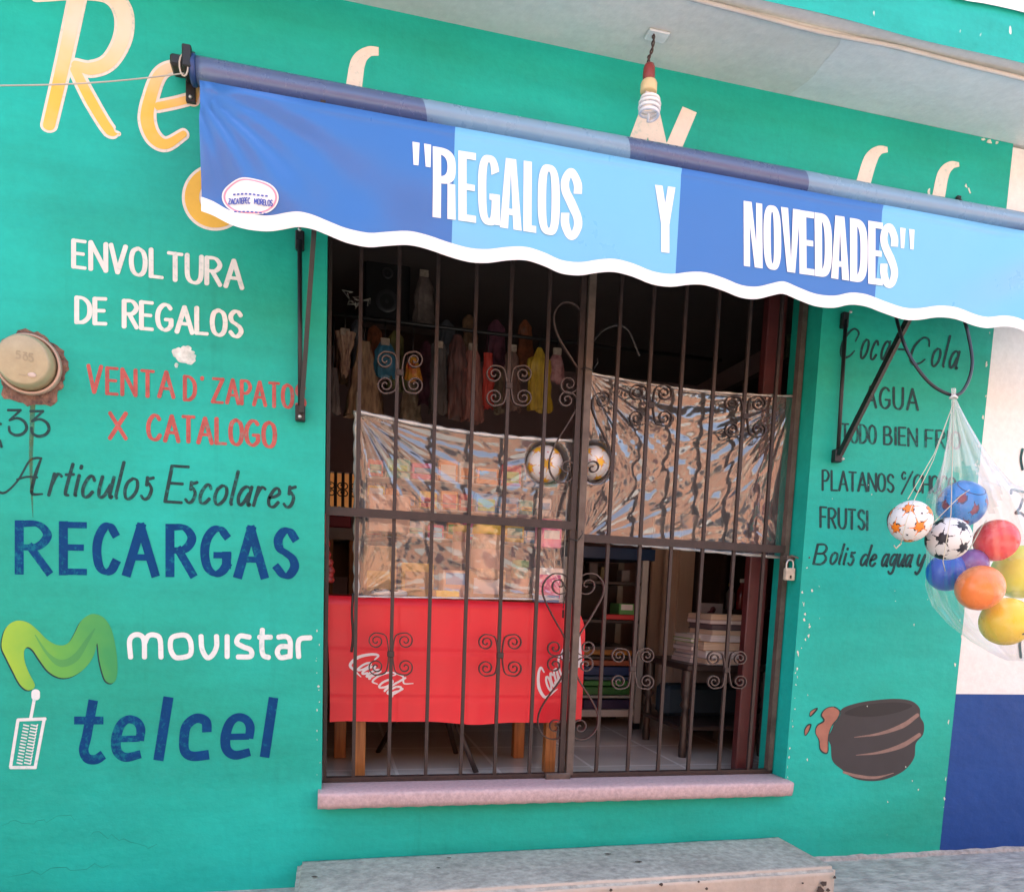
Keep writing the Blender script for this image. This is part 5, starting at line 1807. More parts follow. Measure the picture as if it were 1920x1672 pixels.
# pair of white shoes
for px, s in ((716, 0), (745, 1)):
    mb = MB()
    c = at(px, 1092, .27); c.z = TBZ + .02
    mb.sphere(c, .03, 18, 10, (1.35, .8, .55))
    E_ = mb.build('shoe', white_)
    tag(E_, 'left white shoe at the front edge of the red table' if s == 0 else 'right white shoe at the front edge of the red table', 'shoe', 'pair of white shoes')
    MB().sphere(c + Vector((-.012, -.012, .010)), .016, 12, 8, (1.2, .7, .4)).build('opening', M['black_plastic'], E_)
# big jar with yellow lid
def jar(px0, px1, pyt, pyb, lidpy, Y, lidm, bodym, label, zb):
    a, b = at(px0, pyb, Y), at(px1, pyt, Y)
    r = (b.x - a.x) / 2
    h = b.z - a.z
    cx = (a.x + b.x) / 2
    E_ = empty('jar', (cx, Y, zb), label, 'jar')
    lh = h * .18
    MB().lathe([(0, 0), (r * .92, 0), (r, .012), (r, h - lh - .02), (r * .86, h - lh)], (cx, Y, zb), 'z', 28).build('body', bodym, E_)
    MB().lathe([(r * .84, h - lh), (r * .97, h - lh + .002), (r * .97, h - .006), (r * .9, h), (0, h)], (cx, Y, zb), 'z', 28).build('lid', lidm, E_)
    MB().lathe([(r * 1.004, h * .2), (r * 1.004, h * .55)], (cx, Y, zb), 'z', 28).build('label_band', skin, E_)
jar(884, 944, 930, 1030, 0, .45, yel, col('filled_jar', (0.66, 0.42, 0.24), .25, var=.3, scale=40), 'big clear jar of peach sweets with a yellow lid, behind the left plastic', TBZ + .09)
box_thing('carton', 880, 950, 1092, 1037, .41, .16, tan, 'kraft carton carrying the big jar with the yellow lid', 'carton', extra=lab(white_, .2, .7))
jar(958, 994, 1010, 1085, 0, .5, greenp, col('jar_mixed', (0.55, 0.30, 0.12), .3, var=.5, scale=60, col2=(.15, .3, .2)), 'smaller jar with a green lid right of the kraft carton', TBZ + .006)
jar(850, 885, 880, 950, 0, .62, col('gold_lid', (0.65, 0.45, 0.08), .3), col('jar_red', (0.45, 0.12, 0.08), .3, var=.4, scale=50, col2=(.5, .3, .1)), 'tall jar with a gold lid behind the short peach carton', TBZ + .16)
box_thing('carton', 835, 895, 1000, 955, .6, .14, bluep, 'pale blue carton under the jar with the gold lid', 'carton', zb=TBZ + .006, extra=lab(greenp))
# wire display rack behind the table goods, filled with small bright packets
YD = .72
DR = empty('display_rack', ((TBX0 + TBX1) / 2, YD + .1, TBZ), 'wire display rack of small bright packets on the back of the red table', 'rack')
xa_, xb_ = at(684, 950, YD).x, at(1062, 950, YD).x
rows_ = [at(860, y, YD).z for y in (1012, 958, 905)]
for xx in (xa_, (xa_ + xb_) / 2, xb_):
    for yy in (YD, YD + .16):
        MB().tube([(xx, yy, TBZ + .005), (xx, yy, rows_[-1] + .14)], .004, 6).build('post', M['steel'], DR)
for zz in rows_:
    MB().tube([(xa_, YD, zz), (xb_, YD, zz)], .003, 6).tube([(xa_, YD, zz + .03), (xb_, YD, zz + .03)], .002, 6).box(xa_, xb_, YD, YD + .16, zz - .004, zz - .001).build('shelf', M['steel'], DR)
pal = {'yellow': (0.75, 0.48, 0.02), 'magenta': (0.65, 0.05, 0.25), 'sky blue': (0.10, 0.32, 0.60), 'lime': (0.22, 0.50, 0.06), 'scarlet': (0.62, 0.04, 0.03), 'peach': (0.70, 0.42, 0.28), 'white': (0.72, 0.70, 0.66), 'orange': (0.75, 0.25, 0.03), 'mint': (0.25, 0.55, 0.42)}
rp = random.Random(21)
rown = ['lowest', 'middle', 'top']
ordn = ['first', 'second', 'third', 'fourth', 'fifth', 'sixth', 'seventh', 'eighth', 'ninth', 'tenth']
for r_, zz in enumerate(rows_):
    x, k = xa_ + .012, 0
    while x < xb_ - .05:
        w_ = rp.uniform(.055, .105)
        h_ = rp.uniform(.06, .092)
        if r_ == 2: h_ *= 1.25
        nm = rp.choice(list(pal)); n2 = rp.choice([q for q in pal if q != nm])
        E_ = empty('packet', (x + w_ / 2, YD + .05, zz), nm + ' packet with ' + n2 + ' print, ' + ordn[k] + ' from left, ' + rown[r_] + ' rack row', 'packet', 'bright packets on the display rack')
        y0 = YD + .012 + rp.uniform(0, .03)
        MB().box(x, x + w_, y0, y0 + rp.uniform(.03, .08), zz, zz + h_, bev=.005).build('wrapper', col('packet_' + nm, pal[nm], .35), E_)
        a_, b_ = rp.uniform(.1, .4), rp.uniform(.55, .9)
        MB().box(x + w_ * .12, x + w_ * .88, y0 - .0015, y0 + .001, zz + h_ * a_, zz + h_ * b_).build('printed_panel', col('packet_' + n2, pal[n2], .35), E_)
        x += w_ + rp.uniform(.004, .016); k += 1
# two toy balls in net behind the plastic
def star_pts(r_out, r_in):
    return [((r_out if i % 2 == 0 else r_in), math.pi * i / 5) for i in range(10)]
def patch(mb, c, R, dirv, prof, off, roll=0.0):
    """flat outline wrapped on a sphere"""
    d = Vector(dirv).normalized()
    u = d.orthogonal().normalized(); w = d.cross(u)
    vs = [c + d * (R * off)]
    for rr_, a in prof:
        q = u * math.cos(a + roll) + w * math.sin(a + roll)
        v = d * math.cos(rr_) + q * math.sin(rr_)
        vs.append(c + v * (R * off))
    n = len(prof)
    mids = []
    for rr_, a in prof:
        q = u * math.cos(a + roll) + w * math.sin(a + roll)
        v = d * math.cos(rr_ * .5) + q * math.sin(rr_ * .5)
        mids.append(c + v * (R * off))
    b = len(vs)
    vs += mids
    fs = []
    for i in range(n):
        j = (i + 1) % n
        fs += [(0, b + i, b + j), (b + i, 1 + i, 1 + j, b + j)]
    mb.add(vs, fs, None, True)
PHI = (1 + 5 ** .5) / 2
ICO = [Vector(v).normalized() for v in ((0, 1, PHI), (0, -1, PHI), (0, 1, -PHI), (0, -1, -PHI), (1, PHI, 0), (-1, PHI, 0), (1, -PHI, 0), (-1, -PHI, 0), (PHI, 0, 1), (-PHI, 0, 1), (PHI, 0, -1), (-PHI, 0, -1))]
DOD = [Vector(v).normalized() for v in [(a, b, c) for a in (1, -1) for b in (1, -1) for c in (1, -1)] + [(0, a / PHI, b * PHI) for a in (1, -1) for b in (1, -1)] + [(a / PHI, b * PHI, 0) for a in (1, -1) for b in (1, -1)] + [(a * PHI, 0, b / PHI) for a in (1, -1) for b in (1, -1)]]
def star_ball(name, c, R, star_m, edge_m, base_m, label, rot, group=None):
    E_ = empty(name, c, label, 'ball', group)
    MB().sphere(c, R, 36, 22).build('shell', base_m, E_)
    Rm = rot.to_matrix() if hasattr(rot, 'to_matrix') else rot
    o_, s_ = MB(), MB()
    for k, d in enumerate(ICO):
        d = Rm @ d
        patch(o_, c, R, d, [(r + (.04 if i % 2 == 0 else .05), a) for i, (r, a) in enumerate(star_pts(.50, .215))], 1.004, k)
        patch(s_, c, R, d, star_pts(.48, .20), 1.008, k)
    for k, d in enumerate(DOD):
        d = Rm @ d
        patch(o_, c, R, d, [((.05 if i % 2 else .12) * (.7 + .3 * math.sin(i * 3 + k)), math.pi * i / 4) for i in range(8)], 1.003, k)
    o_.build('black_marks', edge_m, E_)
    s_.build('star_patches', star_m, E_)
    return E_
from mathutils import Euler
ball_w = mat('white_ball', (0.72, 0.70, 0.68), .4, var=.06)
ball_black = mat('black_ball_print', (0.015, 0.012, 0.02), .4)
orange_star = mat('orange_print', (0.85, 0.22, 0.015), .4, var=.08)
yellow_star = mat('yellow_print', (0.75, 0.42, 0.02), .4, var=.08)
rose_star = mat('rose_print', (0.55, 0.20, 0.22), .4, var=.1)
star_ball('foam_ball', BALL1[0], BALL1[1], yellow_star, rose_star, ball_w, 'white ball with yellow and rose stars left of the middle gate post', Euler((.3, .2, .5)), 'star balls pressed between gate and plastic')
star_ball('foam_ball', BALL2[0], BALL2[1], yellow_star, rose_star, ball_w, 'white ball with yellow stars right of the middle gate post', Euler((1.1, .4, .2)), 'star balls pressed between gate and plastic')

# ------------------------------------------------------------------ hanging goods
def hang(name, px, pyt, pyb, wt, wb, Y, m, label, cat, prof=None, seed=0, thick=.35, tie=True, grp='goods hanging from the rail'):
    """soft bag or garment: pleated tube flattened in depth, gathered at the top"""
    t_, b_ = at(px, pyt, Y), at(px, pyb, Y)
    s = (Y - CL.y) / FPX
    H = t_.z - b_.z
    E_ = empty(name, b_, label, cat, grp)
    mb = MB()
    rs_ = random.Random(seed)
    ph = [rs_.uniform(0, 6.28) for _ in range(3)]
    def F(u, v):
        if prof: w_ = np.interp(v, [p[0] for p in prof], [p[1] for p in prof]) * s / 2
        else: w_ = (wt + (wb - wt) * v) * s / 2
        A = 2 * math.pi * u
        pl = 1 + .10 * math.sin(9 * A + ph[0] + 2 * v) + .06 * math.sin(17 * A + ph[1] - 3 * v)
        x = t_.x + (b_.x - t_.x) * v + w_ * math.cos(A) * pl
        q = Vector((x, Y + w_ * thick * math.sin(A) * pl, t_.z - H * v - .010 * math.sin(3 * A + ph[2]) * v))
        n_ = NZ.noise_vector(Vector((q.x * 26, q.y * 26, q.z * 17 + seed * 3.1))) * min(1, v * 4)
        return q + Vector((n_.x * .011, n_.y * .010, n_.z * .006))
    mb.grid(F, 48, 22)
    mb.build('body', m, E_)
    if seed % 2 and seed < 30:
        w0 = 16 * s / 2
        MB().box(t_.x - w0, t_.x + w0, Y - .016, Y - .004, t_.z - .022, t_.z + .012, bev=.002).build('header_card', col('header_card', (0.30, 0.25, 0.20), .6, var=.4, scale=50), E_)
    if tie:
        mb = MB()
        mb.tube([t_ + Vector((0, 0, -.01)), Vector((t_.x, Y, RAILZ))], .003, 5)
        mb.build('hanger', M['black_plastic'], E_)
    return E_
YH = 1.25
RAILZ = at(840, 615, YH).z
mb = MB()
mb.tube([(-.85, YH, RAILZ), (2.1, YH, RAILZ)], .010, 8)
tag(mb.build('hanging_rail', M['black_metal']), 'dark rail across the shop carrying the hanging goods', 'rail')
strk = lambda n, a, b, sc=30: col(n, a, .5, col2=b, scale=sc, stretch=(3, 3, .5))
hang('gift_cone', 647, 622, 705, 34, 8, YH, strk('floral_paper', (0.44, 0.30, 0.20), (0.13, 0.06, 0.05), 40), 'cream patterned paper cone, leftmost of the hanging goods', 'cone', seed=1)
hang('bag', 683, 640, 782, 18, 66, YH, strk('straw_wrap', (0.36, 0.25, 0.15), (0.15, 0.09, 0.06), 24), 'beige streaked bag flaring to the bottom, beside the paper cone', 'bag', seed=2)
hang('bag', 722, 640, 706, 26, 38, YH, col('blue_bag', (0.035, 0.16, 0.26), .4, var=.3, scale=12), 'small teal blue bag hanging right of the beige streaked bag', 'bag', prof=[(0, 14), (.3, 34), (1, 38)], seed=3)
hang('toy_packet', 774, 668, 712, 16, 30, YH, col('toy_packet', (0.55, 0.30, 0.03), .4, col2=(0.35, 0.03, 0.02), scale=22), 'small yellow and red toy packet hanging behind the gate scroll', 'packet', prof=[(0, 8), (.4, 24), (1, 30)], seed=4)
hang('bag', 822, 645, 775, 22, 34, YH, col('dark_grey_bag', (0.07, 0.065, 0.065), .5, var=.4, scale=12), 'long charcoal bag hanging right of the toy packet', 'bag', seed=5)
hang('bag', 858, 628, 785, 26, 42, YH, strk('dark_red_wrap', (0.13, 0.05, 0.045), (0.05, 0.03, 0.03)), 'long dark wine bag hanging in the middle of the rail', 'bag', prof=[(0, 12), (.15, 30), (1, 40)], seed=6)
hang('bag', 886, 650, 790, 24, 40, YH, strk('rose_wrap', (0.30, 0.13, 0.11), (0.15, 0.06, 0.055)), 'rose brown bag hanging between the wine bag and the red one', 'bag', prof=[(0, 10), (.12, 26), (1, 40)], seed=7)
hang('bag', 915, 662, 765, 16, 20, YH, col('red_bag', (0.40, 0.04, 0.03), .45, var=.3), 'narrow red bag hanging right of the rose brown bag', 'bag', seed=8)
hang('bag', 960, 652, 770, 18, 36, YH, strk('taupe_wrap', (0.17, 0.10, 0.085), (0.07, 0.045, 0.04)), 'taupe bag hanging left of the yellow one', 'bag', prof=[(0, 8), (.15, 24), (1, 34)], seed=9)
hang('bag', 1012, 652, 770, 40, 42, YH, strk('yellow_wrap', (0.48, 0.33, 0.03), (0.28, 0.19, 0.02)), 'bright yellow bag hanging left of the middle gate post', 'bag', prof=[(0, 8), (.14, 22), (.17, 40), (1, 46)], seed=10, thick=.25)
hang('bag', 1044, 658, 718, 20, 26, YH, col('pink_white_bag', (0.42, 0.24, 0.24), .5, col2=(.2, .08, .09), scale=30), 'pink and white bag hanging right of the yellow one', 'bag', prof=[(0, 8), (.3, 24), (1, 26)], seed=11)
hang('bag', 625, 690, 775, 12, 26, YH, col('grey_wrap', (0.12, 0.10, 0.10), .5, var=.4), 'grey bag hanging at the left edge of the opening', 'bag', seed=12)
# a second, deeper row in the shadows
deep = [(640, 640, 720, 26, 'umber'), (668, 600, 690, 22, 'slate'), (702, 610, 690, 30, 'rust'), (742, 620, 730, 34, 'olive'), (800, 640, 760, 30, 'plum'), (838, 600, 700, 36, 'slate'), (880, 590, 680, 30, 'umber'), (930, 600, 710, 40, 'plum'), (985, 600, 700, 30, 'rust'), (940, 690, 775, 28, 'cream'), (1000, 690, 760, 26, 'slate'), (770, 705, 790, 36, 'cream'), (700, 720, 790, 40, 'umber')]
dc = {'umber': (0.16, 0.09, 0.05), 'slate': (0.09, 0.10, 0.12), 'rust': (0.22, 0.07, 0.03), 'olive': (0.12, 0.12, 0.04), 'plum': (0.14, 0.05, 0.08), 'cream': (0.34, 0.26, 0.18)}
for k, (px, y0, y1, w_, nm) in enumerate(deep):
    hang('bag', px, y0, y1, w_ * .5, w_, 1.62 + .03 * (k % 3), col('deep_' + nm, dc[nm], .35, var=.5, scale=24, bump=.003, bscale=30), nm + ' wrapped bag hanging in the deeper row, %s from the left' % ['first', 'second', 'fourth', 'sixth', 'eighth', 'ninth', 'tenth', 'eleventh', 'thirteenth', 'twelfth', 'last', 'seventh', 'third'][k], 'bag', prof=[(0, w_ * .2), (.12, w_ * .75), (1, w_)], seed=30 + k, tie=False, grp='bags in the deeper row')
# black loudspeaker up high
a, b = at(682, 605, 1.7), at(770, 490, 1.7)
SP = empty('loudspeaker', ((a.x + b.x) / 2, 1.85, a.z), 'big black loudspeaker box high up behind the awning edge', 'loudspeaker')
MB().box(a.x, b.x, 1.7, 2.0, a.z, b.z, bev=.012).build('cabinet', M['black_plastic'], SP)
mb = MB()
for zz, r in ((a.z + (b.z - a.z) * .36, .062), (a.z + (b.z - a.z) * .78, .03)):
    mb.lathe([(r, 0), (r * .9, .008), (r * .5, -.004), (0, .002)], ((a.x + b.x) / 2, 1.70, zz), 'y', 24)
mb.build('cone', col('speaker_cone', (0.04, 0.04, 0.045), .3), SP)
MB().box(a.x - .05, b.x + .2, 1.68, 2.1, a.z - .03, a.z - .001).build('shelf', M['dark_wood'], SP)
hang('bag', 795, 512, 606, 24, 36, 1.6, col('dusky_bag', (0.13, 0.10, 0.09), .5, var=.5, scale=14), 'dusky bag hanging beside the black loudspeaker', 'bag', prof=[(0, 8), (.25, 28), (1, 38)], seed=13, tie=False)
mb = MB()
rs_ = random.Random(5)
for i in range(5):
    cc = at(652 + i * 8, 552 + (i % 2) * 10 + i * 3, 1.5)
    mb.tube([cc + Vector((rs_.uniform(-.03, .03), rs_.uniform(-.02, .02), rs_.uniform(-.02, .02))) for _ in range(5)], .004, 5)
tag(mb.build('ribbon_bow', col('silver_ribbon', (0.45, 0.42, 0.38), .25)), 'crumpled silver ribbon at the upper left inside the shop', 'ribbon')

# ------------------------------------------------------------------ left back: desk with red box, shelf
YB = 2.1
a, b = at(612, 1010, YB), at(662, 1000, YB)
DK = empty('desk', ((a.x + b.x) / 2, YB + .25, FZ), 'dim wooden desk at the back left, seen between gate and plastic', 'desk')
MB().box(a.x - .3, b.x + .5, YB, YB + .55, a.z - .0, b.z + .03).build('desk_top', col('grey_top', (0.20, 0.18, 0.18), .4), DK)
MB().box(a.x - .02, a.x + .04, YB + .04, YB + .5, FZ, a.z).build('leg', M['wood'], DK)
MB().box(b.x - .02, b.x + .04, YB + .04, YB + .5, FZ, a.z).build('leg', M['wood'], DK)
MB().box(a.x + .04, b.x - .02, YB + .3, YB + .33, at(630, 1080, YB).z, a.z).build('back_panel', col('desk_panel', (0.16, 0.08, 0.04), .6), DK)
t0 = b.z + .033
x0, x1, h = at(614, 990, YB + .02).x, at(658, 990, YB + .02).x, at(630, 972, YB).z - at(630, 994, YB).z
RB = MB().box(x0, x1, YB + .02, YB + .3, t0, t0 + h, bev=.006).build('storage_box', col('crimson_box', (0.25, 0.012, 0.035), .5))
tag(RB, 'crimson storage box standing on the dim desk at the back', 'box')
mb = MB()
for i in range(4):
    cc = at(618 + i * 9, 970, YB + .1); cc.z = t0 + h
    mb.lathe([(0, 0), (.016, 0), (.016, .04), (.007, .05), (.007, .065), (0, .066)], cc, 'z', 10)
    o = mb.build('small_bottle', [M['dark_wood'], skin, bluep, M['black_plastic']][i]); mb = MB()
    tag(o, 'little bottle on the crimson box, ' + ['dark brown, leftmost of four', 'peach, second from the left', 'pale blue, third from the left', 'black, rightmost of four'][i], 'bottle', 'bottles on the crimson box')
# red fringe hanging at the left jamb
mb = MB()
pts = smooth([at(608, 960, .19), at(611, 1005, .2), at(613, 1040, .22), at(618, 1065, .24), at(616, 1092, .24)], 8)
mb.tube(pts, [.008 + .012 * (i / len(pts)) + .004 * math.sin(i * 1.3) for i in range(len(pts))], 10)
tag(mb.build('red_wrap', col('shiny_red_wrap', (0.36, 0.035, 0.03), .25, var=.5, scale=60)), 'shiny red crumpled wrapping at the left edge of the opening above the tablecloth', 'wrapping')
# metal stool legs under the table
SL_ = empty('stool', ground(810, 1410, FZ), 'stool with thin dark metal legs standing behind the table legs', 'stool')
t_ = Vector((ground(800, 1420, FZ).x, .52, .40))
MB().lathe([(0, 0), (.15, 0), (.155, .015), (.15, .03), (0, .03)], t_, 'z', 24).build('seat', M['dark_wood'], SL_)
for px, py in ((708, 1410), (855, 1412), (893, 1448), (770, 1440)):
    p = ground(px, py, FZ) if px != 770 else ground(745, 1446, FZ)
    if px == 770: continue
    MB().tube([p, t_.lerp(p, .25) + Vector((0, 0, .0))], .0115, 8).build('leg', M['iron'], SL_)

# ------------------------------------------------------------------ rack with folders
YS = 1.22
RK = empty('rack', ground(1150, 1366, FZ), 'grey metal rack with a navy top, holding coloured folders, right of the red table', 'rack')
def rx(px): return at(px, 1200, YS).x
def rz(py): return at(1150, py, YS).z
x0, x1 = rx(1060), rx(1207)
navy = col('navy_panel', (0.010, 0.032, 0.085), .4)
MB().box(x0, at(1228, 1035, YS).x, YS - .01, YS + .38, rz(1048), rz(1026), bev=.003).build('top_panel', navy, RK)
for xx, yy in ((x1, YS), (x0, YS), (x1, YS + .36), (x0, YS + .36)):
    MB().box(xx - .035, xx + .0, yy - .012, yy + .012, FZ + .035, rz(1048)).build('post', M['frame_grey'], RK)
    MB().box(xx - .034, xx - .001, yy - .011, yy + .011, FZ, FZ + .034).build('foot', M['black_plastic'], RK)
shelves = [1330, 1212, 1162, 1090]
for i, py in enumerate(shelves):
    MB().box(x0, x1 - .036, YS - .006, YS + .36, rz(py + (13 if i == 0 else 6)), rz(py), bev=.001).build('shelf', M['frame_grey'] if i == 0 else M['dark_wood'], RK)
MB().box(x0, x1 - .036, YS + .35, YS + .36, rz(1330), rz(1050)).build('back_panel', col('rack_back', (0.045, 0.03, 0.028), .7), RK)
folders = [(1330, 1312, (0.022, 0.014, 0.05), 'purple'), (1310, 1304, (0.30, 0.30, 0.26), 'pale grey'), (1303, 1288, (0.02, 0.11, 0.02), 'dark green'), (1287, 1277, (0.035, 0.17, 0.03), 'bright green'), (1276, 1268, (0.03, 0.06, 0.10), 'steel blue'), (1267, 1250, (0.012, 0.030, 0.10), 'navy blue'), (1249, 1238, (0.28, 0.075, 0.03), 'rust orange'), (1237, 1230, (0.04, 0.03, 0.025), 'black'), (1229, 1214, (0.33, 0.14, 0.02), 'amber')]
names = ['lowest', 'second from the bottom', 'third from the bottom', 'fourth from the bottom', 'fifth from the bottom', 'sixth from the bottom', 'third from the top', 'second from the top', 'topmost']
rs_ = random.Random(6)
for k, (pb, pt_, c_, nm) in enumerate(folders):
    xa = rx(1092 + rs_.uniform(-6, 14)); xb = x1 - .042 - rs_.uniform(0, .012)
    o = MB().box(xa, xb, YS + .005 + rs_.uniform(0, .02), YS + .30, rz(pb) + .0015, rz(pt_) - .001, bev=.003).build('folder', col('folder_' + nm.replace(' ', '_'), c_, .45))
    tag(o, nm + ' folder, ' + names[k] + ' in the pile on the rack', 'folder', 'pile of folders on the rack')
o = box_thing('carton', 1160, 1190, 1161, 1132, YS + .06, .15, greenp, 'small green and white box on the upper rack shelf', 'carton', zb=rz(1162) + .002, extra=lab(white_, .6, .95))
o = box_thing('tray', 1135, 1190, 1162, 1154, YS + .01, .04, redp, 'red tray on the upper rack shelf in front of the green box', 'tray', zb=rz(1162) + .002)
for i, (p0, p1, h_) in enumerate(((1104, 1122, 34), (1126, 1140, 26), (1165, 1182, 22))):
    box_thing('packet', p0, p1, 1090, 1090 - h_, YS + .08, .08, [col('dusk_packet', (0.07, 0.05, 0.045)), col('olive_packet', (0.12, 0.09, 0.03)), col('grey_packet', (0.15, 0.13, 0.12))][i], ['dusky brown packet on the top shelf of the rack', 'olive packet on the top shelf of the rack', 'grey packet on the top shelf of the rack'][i], 'packet', zb=rz(1090) + .002)
# cream boards leaning behind the rack
for i, (pa, pb, pbt, Y, lb) in enumerate(((1208, 1232, 1319, 1.93, 'narrow cream board, leftmost of the three behind the rack'), (1231, 1262, 1326, 1.90, 'middle cream board of the three behind the rack'), (1258, 1289, 1327, 1.88, 'rightmost cream board of the three, beside the book table'))):
    g = ground((pa + pb) / 2, pbt, FZ)
    a_, b_ = at(pa, 1320, g.y), at(pb, 1320, g.y)
    o = MB().box(a_.x, b_.x, g.y, g.y + .03, FZ, 1.25, bev=.003).build('board', M['board'])
    tag(o, lb, 'board', 'cream boards standing behind the rack')

# ------------------------------------------------------------------ dark side table with books
YT = 0.47
ST_ = empty('side_table', (1.75, .65, FZ), 'dark wooden side table with turned legs, stacked with books, inside the right gate leaf', 'table')
tz = at(1370, 1247, YT).z
x0, x1 = at(1288, 1250, YT).x, at(1420, 1250, YT).x + .12
MB().box(x0, x1, YT - .01, YT + .5, tz - .03, tz, bev=.006).build('table_top', M['dark_wood'], ST_)
MB().box(x0 + .03, x1 - .03, YT + .02, YT + .04, tz - .085, tz - .031).build('apron', M['dark_wood'], ST_)
lp_ = ground(1277, 1424, FZ)
for xx, yy in ((x0 + .02, YT + .03), (x1 - .05, YT + .03), (x0 + .02, YT + .45), (x1 - .05, YT + .45)):
    hh = tz - .03 - FZ
    MB().lathe([(.018, 0), (.022, .05), (.016, .08), (.020, hh * .45), (.014, hh * .55), (.028, hh * .6), (.016, hh * .66), (.024, hh * .72), (.026, hh * .78), (.026, hh)], (xx, yy, FZ), 'z', 14).build('leg', M['dark_wood'], ST_)
MB().box(x0, x1, YT + .03, YT + .47, .08, .10, bev=.004).build('low_shelf', M['dark_wood'], ST_)
MB().box(x0 + .05, x1, YT + .30, YT + .44, .101, .26, bev=.02).build('blue_bundle', col('blue_bundle', (0.012, 0.03, 0.05), .7)).name
o = bpy.data.objects['blue_bundle']
tag(o, 'dark blue bundle lying on the low shelf under the books', 'bundle')
def book(x0, x1, y0, y1, z0, z1, cover, pages, label, grp):
    E_ = empty('book', ((x0 + x1) / 2, (y0 + y1) / 2, z0), label, 'book', grp)
    c_ = min(.004, (z1 - z0) * .15)
    mb = MB()
    mb.box(x0, x1, y0, y1, z0, z0 + c_); mb.box(x0, x1, y0, y1, z1 - c_, z1); mb.box(x1 - c_, x1, y0, y1, z0 + c_, z1 - c_)
    mb.build('cover', cover, E_)
    n = 7
    mb = MB()
    for i in range(n):
        a = z0 + c_ + (z1 - z0 - 2 * c_) * i / n
        b = z0 + c_ + (z1 - z0 - 2 * c_) * (i + 1) / n
        mb.box(x0 + .003, x1 - c_, y0 + .002 + .0018 * (i % 2) + .001 * RND.random(), y1 - .003, a, b - .0002)
    mb.build('pages', pages, E_)
def bz(py): return at(1370, py, YT).z
stack = [(1249, 1238, 1324, 1408, 'paper', 'grey'), (1237, 1224, 1323, 1412, 'paper2', 'pale grey'), (1222, 1206, 1320, 1417, 'paper', 'tan'), (1205, 1194, 1332, 1419, 'paper2', 'white'), (1193, 1184, 1336, 1420, 'paper', 'cream'), (1182, 1172, 1336, 1421, 'dark', 'purple'), (1171, 1164, 1332, 1422, 'paper2', 'rose'), (1162, 1152, 1334, 1422, 'paper', 'sand')]
cov = {'grey': (0.3, 0.28, 0.26), 'pale grey': (0.5, 0.48, 0.46), 'tan': (0.35, 0.22, 0.12), 'white': (0.62, 0.58, 0.55), 'cream': (0.5, 0.42, 0.30), 'purple': (0.03, 0.02, 0.04), 'rose': (0.42, 0.28, 0.26), 'sand': (0.50, 0.36, 0.24)}
pos = ['at the bottom', 'second from the bottom', 'third from the bottom', 'fourth from the bottom', 'fourth from the top', 'third from the top', 'second from the top', 'on top']
zprev = tz + .0005
for k, (pb, pt_, a, b, pg, cv) in enumerate(stack):
    h = bz(pt_) - bz(pb) + .002
    book(at(a, pb, YT).x, at(b, pb, YT).x, YT + .004 * (k % 3), YT + .24, zprev, zprev + h, col('cover_' + cv.replace(' ', '_'), cov[cv], .5), M[pg] if pg in M else col('dark_pages', (0.12, 0.09, 0.10), .8), cv + ' covered thick book, ' + pos[k] + ' of the tall stack', 'tall stack of books on the dark side table')
    zprev += h + .0004
zprev = tz + .0005
cl = ['white', 'grey', 'lilac', 'pale pink', 'ash', 'green', 'ivory']
cc2 = {'white': (0.6, 0.56, 0.54), 'grey': (0.3, 0.28, 0.28), 'lilac': (0.40, 0.36, 0.42), 'pale pink': (0.52, 0.42, 0.40), 'ash': (0.36, 0.34, 0.32), 'green': (0.20, 0.36, 0.05), 'ivory': (0.6, 0.55, 0.46)}
pos2 = ['at the bottom', 'second from the bottom', 'third from the bottom', 'in the middle', 'third from the top', 'second from the top', 'on top']
for k, cv in enumerate(cl):
    h = .0185
    book(at(1303 + (k * 3) % 7, 1230, YT + .05).x, at(1345, 1230, YT + .05).x, YT + .10 + .004 * (k % 2), YT + .30, zprev, zprev + h, col('thin_' + cv.replace(' ', '_'), cc2[cv], .5), M['paper2'], cv + ' notebook, ' + pos2[k] + ' of the short stack behind the thick books', 'short stack of notebooks')
    zprev += h + .0004
a, b = at(1312, 1182, YT + .34), at(1356, 1128, YT + .34)
PC = MB().box(a.x, b.x, YT + .34, YT + .345, zprev, zprev + (b.z - a.z)).build('picture_card', col('grey_card', (0.26, 0.23, 0.21), .6))
tag(PC, 'grey card with a dark red figure, propped behind the stacked notebooks', 'card')
mb = MB()
cm = at(1332, 1150, YT + .338)
mb.lathe([(0, 0), (.025, .001), (0, .0012)], cm + Vector((0, 0, -.01)), 'y', 14)
mb.lathe([(0, 0), (.016, .001), (0, .0012)], cm + Vector((.012, 0, .02)), 'y', 12)
mb.build('print', col('wine_print', (0.10, 0.02, 0.025), .6), PC)
# things far right behind: dark shelf with bottles and a yellow fish-shaped toy
CB = empty('cabinet', (2.3, 1.5, FZ), 'dark cabinet in the shadows behind the book table', 'cabinet')
a, b = at(1344, 1200, 1.45), at(1440, 1050, 1.45)
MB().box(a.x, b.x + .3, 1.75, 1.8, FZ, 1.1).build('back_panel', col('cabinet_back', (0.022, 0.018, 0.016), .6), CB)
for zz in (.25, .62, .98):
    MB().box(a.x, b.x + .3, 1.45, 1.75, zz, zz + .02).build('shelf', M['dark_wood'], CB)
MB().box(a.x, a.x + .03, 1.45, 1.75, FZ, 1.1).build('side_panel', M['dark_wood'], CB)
rs_ = random.Random(9)
bl = [('amber', (0.20, 0.08, 0.02)), ('clear grey', (0.25, 0.25, 0.24)), ('dark red', (0.20, 0.02, 0.02)), ('olive', (0.10, 0.10, 0.03)), ('brown', (0.10, 0.05, 0.03))]
